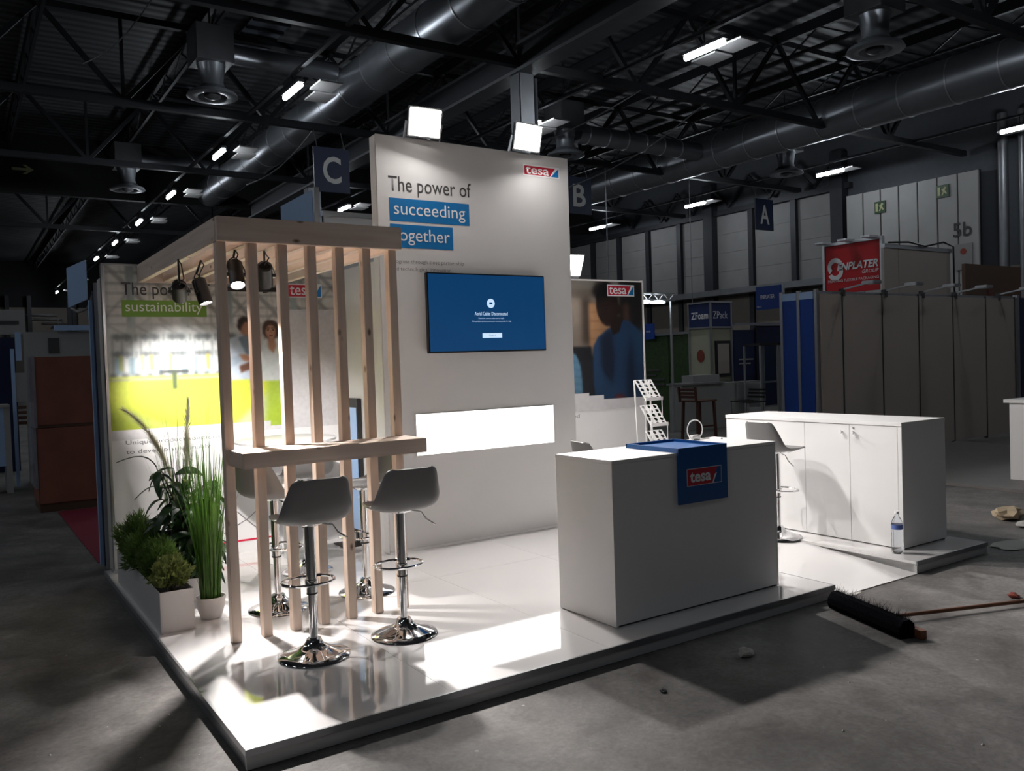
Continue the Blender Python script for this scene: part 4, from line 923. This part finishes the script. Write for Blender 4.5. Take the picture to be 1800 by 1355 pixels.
# ================================================================== FURNITURE
def shell_mesh():
    """moulded bucket seat: grid over (across u, front-to-top v)"""
    cl = [(.205, .764, .118, .000, -.02), (.194, .772, .148, .003, -.012), (.155, .769, .170, .008, 0), (.09, .760, .184, .016, 0), (.02, .752, .190, .024, 0), (-.06, .748, .192, .036, 0), (-.12, .754, .192, .052, .010), (-.160, .775, .190, .060, .030), (-.186, .812, .184, .046, .046),
          (-.201, .858, .176, .028, .050), (-.211, .903, .167, .014, .046), (-.219, .945, .158, .004, .040), (-.225, .975, .150, -.003, .034), (-.2285, .993, .138, -.007, .028), (-.230, 1.000, .118, -.006, .020)]
    NU = 15
    pts = []
    for y, z, hw, cup, wrap in cl:
        for k in range(NU):
            u = -1 + 2 * k / (NU - 1); su = math.sin(u * PI / 2 * .92) / math.sin(PI / 2 * .92)
            pts.append(Vector((su * hw, y + wrap * abs(u) ** 2.2, z + cup * abs(u) ** 2.6)))
    n = len(cl)
    bm = bmesh.new(); vs = [bm.verts.new(p) for p in pts]
    for i in range(n - 1):
        for k in range(NU - 1): bm.faces.new((vs[i * NU + k], vs[i * NU + k + 1], vs[(i + 1) * NU + k + 1], vs[(i + 1) * NU + k]))
    bmesh.ops.recalc_face_normals(bm, faces=bm.faces[:])
    bmesh.ops.subdivide_edges(bm, edges=bm.edges[:], cuts=1, use_grid_fill=True, smooth=.6)
    bmesh.ops.solidify(bm, geom=bm.faces[:], thickness=.009)
    return MB().bm(bm)
def make_stool():
    t = thing('bar_stool', 'x', 'bar stool', (0, 0, 0), 'grey shell bar stools')
    part('base', MB().lathe([(.19, 0), (.195, .006), (.192, .012), (.15, .026), (.09, .048), (.055, .07), (.043, .092), (.04, .1), (.034, .1)], n=40), M['chrome'], t, smooth=50)
    part('gas_lift', MB().cyl((0, 0, .09), (0, 0, .5), .0225, n=20), M['chrome'], t, smooth=True)
    part('column_sleeve', MB().cyl((0, 0, .352), (0, 0, .735), .0285, n=20), M['chrome'], t, smooth=True)
    part('sleeve_ring', MB().cyl((0, 0, .345), (0, 0, .354), .0300, n=20), M['black'], t, smooth=True)
    part('seat_plate', MB().lathe([(.03, .715), (.07, .728), (.085, .742), (.085, .75)], n=24), M['chrome'], t, smooth=True)
    ring = [(.145 * math.sin(a), .055 + .12 * math.cos(a), .405) for a in np.linspace(0.0, 2 * PI, 29)][:-1]
    part('footrest', MB().tube(ring, .0085, 8, closed=True), M['chrome'], t, smooth=True)
    part('footrest_clamp', MB().cyl((0, 0, .385), (0, 0, .425), .036, n=20), M['chrome'], t, smooth=True)
    part('lever', MB().tube([(.05, -.02, .73), (.12, -.03, .715), (.15, -.03, .67), (.205, -.03, .63)], .005, 6), M['chrome'], t, smooth=True)
    part('seat_shell', shell_mesh(), M['grey_plastic'], t, smooth=60)
    return t
stool0 = make_stool()
def face(dx, dy): return math.atan2(dy, dx) - PI / 2
for i, (x, y, rz, lab) in enumerate((
    (.641, .925, face(.02, .99), 'grey bar stool in front of the shelf, nearest the platform corner'),
    (1.195, .941, face(.08, .985), 'grey bar stool in front of the shelf, right of the posts'),
    (.778, 1.955, face(.86, .5), 'grey bar stool behind the leftmost posts beside the grass pot'),
    (1.406, 1.956, face(-.95, .1), 'pale grey bar stool behind the rightmost posts, turned left'),
    (1.29, 2.82, face(.05, 1.), 'grey bar stool at the back beside the round table'),
    (2.92, 1.12, face(.9, -.2), 'grey bar stool behind the counter, only its backrest top showing'),
    (4.88, 1.22, face(1., -.05), 'grey bar stool between the counter and the white cabinet'))):
    o = stool0 if i == 0 else copy_tree(stool0)
    o.location = (x, y, B); o.rotation_euler = (0, 0, rz); o['label'] = lab
# round bar table
tx, ty = 1.32, 3.31
tb = thing('round_table', 'round white bar table behind the pergola posts', 'table', (tx, ty, B))
part('top', MB().lathe([(.395, .983), (.41, .987), (.41, 1.003), (.40, 1.008)], (tx, ty, B), 56), M['white'], tb, smooth=30)
part('column', MB().cyl((tx, ty, B + .015), (tx, ty, B + .983), .05, n=24), M['white'], tb, smooth=True)
part('base', MB().lathe([(.2, 0), (.202, .008), (.19, .014), (.06, .018)], (tx, ty, B), 40), M['white'], tb, smooth=50)
part('top_flange', MB().lathe([(.052, .95), (.12, .975), (.13, .983)], (tx, ty, B), 24), M['white'], tb, smooth=True)
# reception counter
cx0, cx1, cy0, cy1, ch_ = 2.2158, 3.6582, .2339, .7792, B + .982
ct = thing('reception_counter', 'white box counter at the front of the stand', 'counter', ((cx0 + cx1) / 2, .5, B))
part('front_panel', MB().box(cx0 + .004, cx1 - .004, cy0 + .002, cy0 + .02, B + .012, ch_ - .022), M['white'], ct)
for x in (cx0, cx1 - .019): part('side_panel', MB().box(x, x + .019, cy0, cy1, B + .004, ch_ - .022, .001), M['white'], ct)
part('back_shelf', MB().box(cx0 + .02, cx1 - .02, cy0 + .02, cy1 - .02, B + .5, B + .52), M['white'], ct)
part('plinth', MB().box(cx0 + .012, cx1 - .012, cy0 + .012, cy1 - .02, B, B + .012), M['mark_grey'], ct)
part('back_rail', MB().box(cx0 + .02, cx1 - .02, cy1 - .022, cy1 - .002, B + .06, ch_ - .022), M['white'], ct)
part('worktop', MB().box(cx0 - .002, cx1 + .002, cy0 - .002, cy1 + .002, ch_ - .021, ch_, .0015), M['white'], ct)
cv = thing('blue_counter_cover', 'blue board folded over the counter front, with logo', 'cover', (2.95, .3, ch_))
kx0, kx1 = 2.735, 3.165
part('top_board', MB().box(kx0, kx1, cy0 - .002, .70, ch_, ch_ + .012), M['counter_blue'], cv)
part('front_board', MB().box(kx0, kx1, cy0 - .017, cy0 - .003, B + .662, ch_ + .028), M['counter_blue'], cv)
for x in (kx0, kx1 - .012): part('rim', MB().box(x, x + .012, cy0 - .003, .70, ch_ + .012, ch_ + .028), M['counter_blue'], cv)
part('rim', MB().box(kx0, kx1, .688, .70, ch_ + .012, ch_ + .028), M['counter_blue'], cv)
yb = cy0 - .017
lw, lh = .305, .108; lo = (2.803, yb, B + .768)
ol = plate('logo_outline', M['white_ink'], cv, rect(lw, lh), lo, t=.0012, label='red and white company logo in a thin white outline')
plate('logo_blue_field', M['counter_blue'], ol, [(.004, .004), (lw - .004, .004), (lw - .004, lh - .004), (.004, lh - .004)], lo, t=.0008, lift=.0012)
plate('logo_red_field', M['logo_red'], ol, [(.004, .004), (lw * .72, .004), (lw * .88, lh - .004), (.004, lh - .004)], lo, t=.0008, lift=.002)
plate('logo_curl', M['white_ink'], ol, [(lw * .72, .004), (lw * .75, .004), (lw * .86, lh * .62), (lw * .79, lh * .52)], lo, t=.0008, lift=.003)
lettering('logo_lettering', 'tesa', M['white_ink'], ol, (lo[0] + .022, yb - .001, lo[2] + .022), .185, .064, bold=.03, depth=.0034)
pc = thing('power_adapter', 'white power adapter with looped white cable on the counter', 'adapter', (3.40, .72, ch_))
part('body', MB().box(3.36, 3.44, .70, .745, ch_, ch_ + .035, .006), M['white'], pc)
loop = [(3.40 + .075 * math.cos(t_), .72, ch_ + .072 + .070 * math.sin(t_)) for t_ in np.linspace(1.3 * PI, -.3 * PI, 26)]
part('cable', MB().tube([(3.38, .72, ch_ + .02)] + loop + [(3.46, .71, ch_ + .006), (3.52, .70, ch_ + .005)], .0045, 8), M['white'], pc, smooth=True)
solo('screw', MB().lathe([(.006, 0), (.006, .004), (.003, .01)], (3.56, .62, ch_), 10), M['brown'], 'tiny brown screw lying on the counter top', 'screw', (3.56, .62, ch_))
# storage cabinet
kx, kX, ky, kY, kH = 5.194, 5.8106, .2736, 2.0645, B + 1.0
cb = thing('storage_cabinet', 'white cabinet with four doors on the right of the stand', 'cabinet', (5.5, 1.17, B))
part('carcass', MB().box(kx + .02, kX, ky, kY, B + .012, kH - .03), M['white'], cb)
part('worktop', MB().box(kx - .002, kX + .002, ky - .002, kY + .002, kH - .03, kH, .0015), M['white'], cb)
part('plinth', MB().box(kx + .03, kX - .01, ky + .01, kY - .01, B, B + .012), M['mark_grey'], cb)
part('edge_stile', MB().box(kx + .002, kx + .02, ky, ky + .034, B + .004, kH - .032), M['white'], cb)
for i, (y0, y1) in enumerate(((.311, .732), (.735, 1.172), (1.175, 1.615), (1.618, 2.06))):
    dd = part('door', MB().box(kx + .003, kx + .02, y0, y1, B + .008, kH - .034, .001), M['white'], cb)
    if i < 2:
        yk, zk = ((.690, B + .905), (.80, B + .905))[i]
        part('knob', MB().cyl((kx + .003, yk, zk), (kx - .018, yk, zk), .007, n=10).cyl((kx - .018, yk, zk), (kx - .030, yk, zk), .016, .013, n=16), M['white_ink'], dd, smooth=30)
        if i == 0: part('lock', MB().cyl((kx + .003, yk + .005, zk + .035), (kx - .002, yk + .005, zk + .035), .008, n=12), M['trim_metal'], dd)
# bottle
M['bottle'] = mat('clear_bottle_plastic', (.88, .92, .96), .05, trans=1., ior=1.25, var=0.)
bt = thing('water_bottle', 'clear water bottle with blue label standing at the cabinet corner', 'bottle', (5.075, .252, B))
part('body', MB().lathe([(.036, 0), (.042, .012), (.042, .05), (.039, .056), (.042, .062), (.042, .10), (.039, .106), (.042, .112), (.042, .15), (.039, .156), (.042, .162), (.042, .225), (.038, .245), (.026, .272), (.014, .290), (.013, .305)], (5.075, .252, B), 24), M['bottle'], bt, smooth=60)
part('label_band', MB().lathe([(.0428, .188), (.0430, .19), (.0430, .222), (.0428, .224)], (5.075, .252, B), 24), mat('blue_bottle_label', (.10, .17, .48), .4), bt, smooth=True)
part('cap', MB().lathe([(.016, .305), (.016, .322), (.014, .325)], (5.075, .252, B), 16), M['white_ink'], bt, smooth=40)
# brochure rack
rk = thing('brochure_rack', 'white perforated zigzag brochure rack by the hoodie print', 'rack', (5.02, 2.95, B))
def tray():
    mb = MB(); W, H, nx, nz = .235, .26, 3, 5
    for i in range(nx):
        for j in range(nz):
            cx, cz = W * (i + .5) / nx, H * (j + .5) / nz; a, b = W / nx / 2, H / nz / 2; rr = .0225
            for layer in (0, .003):
                ring = [(cx + rr * math.cos(t * PI / 6 + PI / 12), cz + rr * math.sin(t * PI / 6 + PI / 12), layer) for t in range(12)]
                sq = [(cx + a * max(-1, min(1, 1.42 * math.cos(t * PI / 6 + PI / 12))), cz + b * max(-1, min(1, 1.42 * math.sin(t * PI / 6 + PI / 12))), layer) for t in range(12)]
                mb.add(ring + sq, [(t, (t + 1) % 12, 12 + (t + 1) % 12, 12 + t) for t in range(12)])
    return mb
tr0 = None
for k in range(5):
    zt = B + 1.345 - k * .262; yt = 3.02 - k * .05; xk = 4.90 + .02 * k
    if tr0 is None:
        mb = tray(); d = Vector((0, .160, .205)).normalized(); nn = d.cross(Vector((1, 0, 0)))
        mb.v = [tuple(Vector((xk, yt - .160, zt - .205)) + Vector((1, 0, 0)) * p[0] + d * p[1] + nn * p[2]) for p in mb.v]
        tr0 = part('tray', mb, M['white'], rk)
        lip0 = part('tray_lip', MB().box(xk, xk + .235, yt - .171, yt - .160, zt - .213, zt - .178), M['white'], rk)
    else:
        inst(tr0, rk, (.02 * k, -.05 * k, -.262 * k)); inst(lip0, rk, (.02 * k, -.05 * k, -.262 * k))
    if k < 4:
        part('side_strut', MB().bar((xk, yt - .155, zt - .205), (xk, yt - .155, zt - .262 - .14), .006), M['white'], rk)
        part('side_strut', MB().bar((xk + .235, yt - .155, zt - .205), (xk + .235, yt - .155, zt - .262 - .14), .006), M['white'], rk)
for x in (4.99, 5.2):
    part('back_leg', MB().bar((x, 3.06, B), (x - .08, 3.03, B + 1.34), .012), M['white'], rk)
    part('foot', MB().bar((x, 2.60, B + .006), (x, 3.08, B + .006), .012), M['white'], rk)
# ------------------------------------------------------------------ plants
plx0, plx1, ply0, ply1, plh = .034, .232, 1.876, 3.47, .254
pl = thing('planter_box', 'long white planter box along the left edge of the platform', 'planter', (.133, 2.67, B))
th = .006
for x in (plx0, plx1 - th): part('long_side', MB().box(x, x + th, ply0, ply1, B, B + plh, .0015), M['planter'], pl)
for y in (ply0, ply1 - th): part('end_side', MB().box(plx0 + th, plx1 - th, y, y + th, B, B + plh, .0015), M['planter'], pl)
part('soil', MB().box(plx0 + th, plx1 - th, ply0 + th, ply1 - th, B + .01, B + plh - .035), M['soil'], pl)
def sprigs(n, c, rx, ry, rz_, ln, wd, up=.5, seed=0):
    g = np.random.default_rng(seed); V = []; F = []
    lumps = [Vector(g.normal(0, 1, 3) + np.array((0, 0, .5))).normalized() for _ in range(9)]
    for i in range(n):
        a = g.random() * 2 * PI; ph = math.acos(1 - 1.35 * g.random()); k = .45 + .55 * g.random() ** .5
        d = Vector((math.sin(ph) * math.cos(a), math.sin(ph) * math.sin(a), math.cos(ph)))
        k *= .66 + .55 * max(0, max(d.dot(q0) for q0 in lumps)) ** 9
        p = Vector(c) + Vector((d.x * rx, d.y * ry, d.z * rz_)) * k
        q_ = (d + Vector((0, 0, up)) + Vector(g.normal(0, .45, 3))).normalized(); s = q_.cross(Vector(g.normal(0, 1, 3))).normalized()
        L = ln * (.6 + .8 * g.random()); o = len(V)
        V += [p - s * wd * .3, p + q_ * L * .5 - s * wd, p + q_ * L, p + q_ * L * .5 + s * wd]
        F.append((o, o + 1, o + 2, o + 3))
    mb = MB(); mb.v = [tuple(v) for v in V]; mb.f = F; return mb
class MBraw(MB):
    pass
def shrub(name, y, rx, ry, h, n, m, lab, ln, wd, seed):
    t = thing(name, lab, 'shrub', (.133, y, B + plh - .035), 'shrubs in the planter box')
    part('foliage', sprigs(n, (.133, y, B + plh + h * .30), rx, ry, h * .75, ln, wd, .5, seed), m, t, kind='stuff')
    for k in range(4):
        a = k * 1.7
        part('stem', MB().tube([(.133, y, B + plh - .04), (.133 + .03 * math.cos(a), y + .05 * math.sin(a), B + plh + h * .25), (.133 + .06 * math.cos(a), y + .1 * math.sin(a), B + plh + h * .6)], [.006, .004, .002], 5), M['stem'], t)
shrub('leafy_shrub', 2.0, .105, .11, .17, 1700, M['conifer2'], 'yellow-green small-leaved shrub at the near end of the planter', .030, .009, 1)
shrub('conifer_shrub', 2.28, .135, .19, .21, 5200, M['conifer'], 'feathery green conifer next to the yellow-green shrub', .050, .0035, 2)
shrub('conifer_shrub', 2.68, .14, .22, .24, 5200, M['conifer'], 'feathery green conifer in the middle of the planter', .052, .0035, 3)
shrub('conifer_shrub', 3.12, .14, .22, .25, 4600, M['conifer'], 'feathery green conifer toward the far end of the planter', .052, .0035, 4)
def blades(n, c, h0, h1, spread, lean, wd, seed):
    g = np.random.default_rng(seed); V = []; F = []
    for i in range(n):
        a = g.random() * 2 * PI; r0 = spread * math.sqrt(g.random()); p = Vector((c[0] + r0 * math.cos(a), c[1] + r0 * math.sin(a), c[2]))
        H = h0 + (h1 - h0) * g.random() ** .9; a2 = a + g.normal(0, .5); ln = lean * (.25 + g.random()) ; droop = .22 * g.random() ** 3
        s = Vector((math.cos(a2 + PI / 2), math.sin(a2 + PI / 2), 0)) * wd * (.7 + .6 * g.random()); o = len(V); S = 6
        for k in range(S + 1):
            f = k / S; out = ln * H * f + (ln + droop) * H * f * f * .5
            x = p + Vector((math.cos(a2) * out, math.sin(a2) * out, H * (f - droop * f * f * .8))); w_ = (1 - f ** 2.2) + .06
            V += [x - s * w_, x + s * w_]
        F += [(o + 2 * k, o + 2 * k + 1, o + 2 * k + 3, o + 2 * k + 2) for k in range(S)]
    mb = MB(); mb.v = [tuple(v) for v in V]; mb.f = F; return mb
def pot(t, x, y, r, h):
    part('pot', MB().lathe([(r * .62, 0), (r * .70, .004), (r * .92, h * .5), (r * 1., h * .95), (r * 1., h), (r * .94, h), (r * .90, h * .8)], (x, y, B), 32), M['planter'], t, smooth=50)
    part('soil', MB().cyl((x, y, B + h * .75), (x, y, B + h * .82), r * .9, n=24), M['soil'], t)
pgs = thing('potted_grass', 'tall green grass in a round white pot beside the planter', 'plant', (.372, 2.056, B))
pot(pgs, .372, 2.056, .092, .14)
part('blades', blades(230, (.372, 2.056, B + .11), .40, 1.10, .062, .075, .0042, 5), M['grass'], pgs, kind='stuff')
part('fine_blades', blades(75, (.372, 2.056, B + .11), .8, 1.34, .05, .12, .0022, 6), M['grass'], pgs, kind='stuff')
pp = thing('potted_pampas', 'pampas grass with cream plumes in a white pot at the back', 'plant', (.40, 3.02, B))
pot(pp, .40, 3.02, .10, .16)
part('blades', blades(120, (.40, 3.02, B + .12), .6, 1.25, .06, .10, .003, 8), M['grass'], pp, kind='stuff')
def plume(a, b, c, seed):
    a, b, c = Vector(a), Vector(b), Vector(c); g = np.random.default_rng(seed); V = []; F = []
    for i in range(520):
        f = g.random(); x = a * (1 - f) ** 2 + b * (2 * f * (1 - f)) + c * f * f; d = ((b - a) * (1 - f) + (c - b) * f).normalized()
        rr = .034 * math.sin(PI * min(1, f * .9 + .12)) ** .8
        s = Vector(g.normal(0, 1, 3)).normalized(); q_ = (d + s * .55).normalized(); L = .05 + rr; o = len(V); w_ = q_.cross(s).normalized() * .0016
        p = x + s * rr * g.random() * .4
        V += [p - w_, p + w_, p + q_ * L]; F.append((o, o + 1, o + 2))
    mb = MB(); mb.v = [tuple(v) for v in V]; mb.f = F; return mb
for i, (a, b, c) in enumerate((((.30, 2.98, B + .95), (.22, 2.95, B + 1.2), (.04, 2.9, B + 1.33)), ((.36, 3.0, B + .80), (.30, 2.97, B + 1.0), (.22, 2.95, B + 1.12)), ((.44, 2.95, B + .98), (.47, 2.9, B + 1.2), (.46, 2.85, B + 1.38)), ((.45, 3.0, B + .85), (.48, 2.96, B + .98), (.46, 2.93, B + 1.10)))):
    pm = part('plume', plume(a, b, c, 20 + i), M['plume'], pp)
    part('plume_stalk', MB().tube([(.40, 3.02, B + .12), (.38 + .03 * (i - 1), 3.0, B + .5), a], .0025, 5), M['grass'], pm)
lp = thing('leafy_plant', 'dark broad-leaved plant in a pot between planter and grass', 'plant', (.375, 2.56, B))
pot(lp, .375, 2.56, .09, .17)
def leaf_mesh():
    V = []; F = []; S = 6
    for k in range(S + 1):
        f = k / S; w_ = .026 * math.sin(PI * (f * .93 + .04)) ** .8; z = .03 * math.sin(PI * f) - .07 * f * f
        V += [(-w_, .17 * f, z + .006), (0, .17 * f, z), (w_, .17 * f, z + .006)]
    for k in range(S): F += [(3 * k, 3 * k + 1, 3 * k + 4, 3 * k + 3), (3 * k + 1, 3 * k + 2, 3 * k + 5, 3 * k + 4)]
    mb = MB(); mb.v = V; mb.f = F
    me = mb.mesh('leaf', M['leaf_dark'], True); return me
LM = leaf_mesh(); g = np.random.default_rng(11)
for i in range(15):
    a = i * 2.4; hh = .42 + .50 * (i % 5) / 4; rr = .05 + .17 * (i % 3) / 2
    tip = Vector((.375 + rr * math.cos(a) - .04, 2.56 + rr * math.sin(a), B + hh))
    st = part('stem', MB().tube([(.375, 2.56, B + .13), (.375 + .4 * (tip.x - .375), 2.56 + .4 * (tip.y - 2.56), B + .1 + hh * .55), tip], [.006, .005, .003], 6), M['stem'], lp)
    for k in range(11):
        o = bpy.data.objects.new('leaf', LM); COL.objects.link(o); o.parent = st; ORG[o.name] = ORG[lp.name]
        f = .42 + .58 * k / 10; pos = Vector((.375, 2.56, B + .13)).lerp(tip, f); o.location = pos - Vector(ORG[lp.name])
        o.rotation_euler = (g.normal(-.15, .3), g.normal(0, .35), a + k * 2.39 + g.normal(0, .3)); s = .85 + .6 * g.random(); o.scale = (s, s, s)
# ------------------------------------------------------------------ floor clutter
M['bristle'] = mat('dark_blue_bristles', (.0025, .003, .006), .9, var=.5, scale=60., bump=.8, bscale=160., spec=.05)
M['broom_wood'] = mat('brown_broom_wood', (.17, .065, .030), .5, var=.2, scale=12.)
br = thing('broom', 'wide dark broom lying on the concrete with a brown handle', 'broom', (3.66, -.42, 0))
A_, B_ = Vector((3.775, -.12, .055)), Vector((3.56, -.75, .055)); dr = (B_ - A_).normalized(); sd = Vector((-dr.y, dr.x, 0))
part('bristle_block', MB().prism([(-.05, -.05), (.035, -.052), (.05, -.02), (.045, .03), (.015, .055), (-.03, .05), (-.055, .015), (-.06, -.02)], A_, sd, Z_, dr * (B_ - A_).length), M['bristle'], br)
g = np.random.default_rng(3); mbb = MB()
for i in range(3200):
    p = A_ + (B_ - A_) * g.random() + Vector((0, 0, g.normal(0, .02))); s = -sd * (.04 + .03 * g.random()) + Vector((0, 0, g.normal(-.012, .03))) + dr * g.normal(0, .02)
    th_ = g.uniform(-.6, PI + .6); s2 = (sd * math.cos(th_) + Vector((0, 0, math.sin(th_)))) * (.06 + .018 * g.random()) + dr * g.normal(0, .012)
    o = len(mbb.v); mbb.v += [tuple(p), tuple(p + dr * .004), tuple(Vector((p.x, p.y, p.z)) + s2)]; mbb.f.append((o, o + 1, o + 2))
mbb.v = [(v[0], v[1], max(.002, v[2])) for v in mbb.v]
part('bristles', mbb, M['bristle'], br, kind='stuff')
part('wooden_back', MB().prism([(-.02, -.03), (.02, -.03), (.02, .02), (-.02, .02)], A_ + sd * .065 + Vector((0, 0, -.02)), sd, Z_, dr * ((B_ - A_).length + .05)), M['broom_wood'], br)
mid = (A_ + B_) / 2 + sd * .07 + dr * .06
part('handle', MB().cyl((mid.x, mid.y, .04), (4.98, -.95, .028), .0125, n=12), M['broom_wood'], br, smooth=True)
part('handle_tip', MB().cyl((4.98, -.95, .028), (5.04, -.957, .028), .015, n=12), M['sign_red'], br, smooth=True)
M['paper'] = mat('scrap_paper', (.52, .50, .47), .7, var=.1); M['kraft'] = mat('crumpled_kraft_paper', (.42, .33, .22), .75, var=.2, scale=20.)
def scrap(x, y, r, h, lab, m, seed, name='paper_scrap', cat='litter', el=1., z=0.):
    g = np.random.default_rng(seed); bm = bmesh.new(); bmesh.ops.create_icosphere(bm, subdivisions=2, radius=1.)
    for v in bm.verts:
        k = .65 + .6 * g.random(); v.co = Vector((x + v.co.x * r * k * el, y + v.co.y * r * k, z + max(0., h * .5 + v.co.z * h * .55 * k)))
    return solo(name, MB().bm(bm), m, lab, cat, (x, y, z), 'litter on the hall floor')
scrap(2.625, -.375, .042, .05, 'crumpled white paper scrap in the counter shadow', M['paper'], 1)
scrap(7.42, .58, .13, .11, 'crumpled brown paper on the floor at the right edge', M['kraft'], 2, el=1.5)
scrap(7.25, .30, .10, .04, 'torn white paper below the crumpled brown paper', M['paper'], 3, el=1.8)
scrap(6.35, .02, .12, .015, 'flat strip of white film at the platform right corner', M['paper'], 4, el=2.2)
scrap(1.93, -.45, .018, .02, 'tiny dark crumb on the concrete in front of the platform', M['mark_grey'], 5, 'crumb')
scrap(4.15, .02, .05, .004, 'flat white scrap on the concrete beside the broom', M['paper'], 6, el=2.)
scrap(4.83, -.72, .04, .03, 'small red rag by the broom handle at the right edge', M['dull_red'], 7, 'red_rag', 'rag')
g = np.random.default_rng(9)
mbd = MB()
for i in range(260):
    x, y = g.uniform(-3, 9), g.uniform(-2.6, -.1)
    if i % 3 == 0: x, y = g.uniform(-2.5, -.1), g.uniform(-2, 4)
    s = .003 + .006 * g.random() ** 2; mbd.add([(x - s, y, .0005), (x, y - s, .0005), (x + s, y, .0005), (x, y + s, .0005), (x, y, s)], [(0, 1, 4), (1, 2, 4), (2, 3, 4), (3, 0, 4)])
solo('floor_crumbs', mbd, M['paper'], 'tiny pale crumbs scattered on the concrete floor', 'crumbs', (3, -1, 0), kind='stuff')
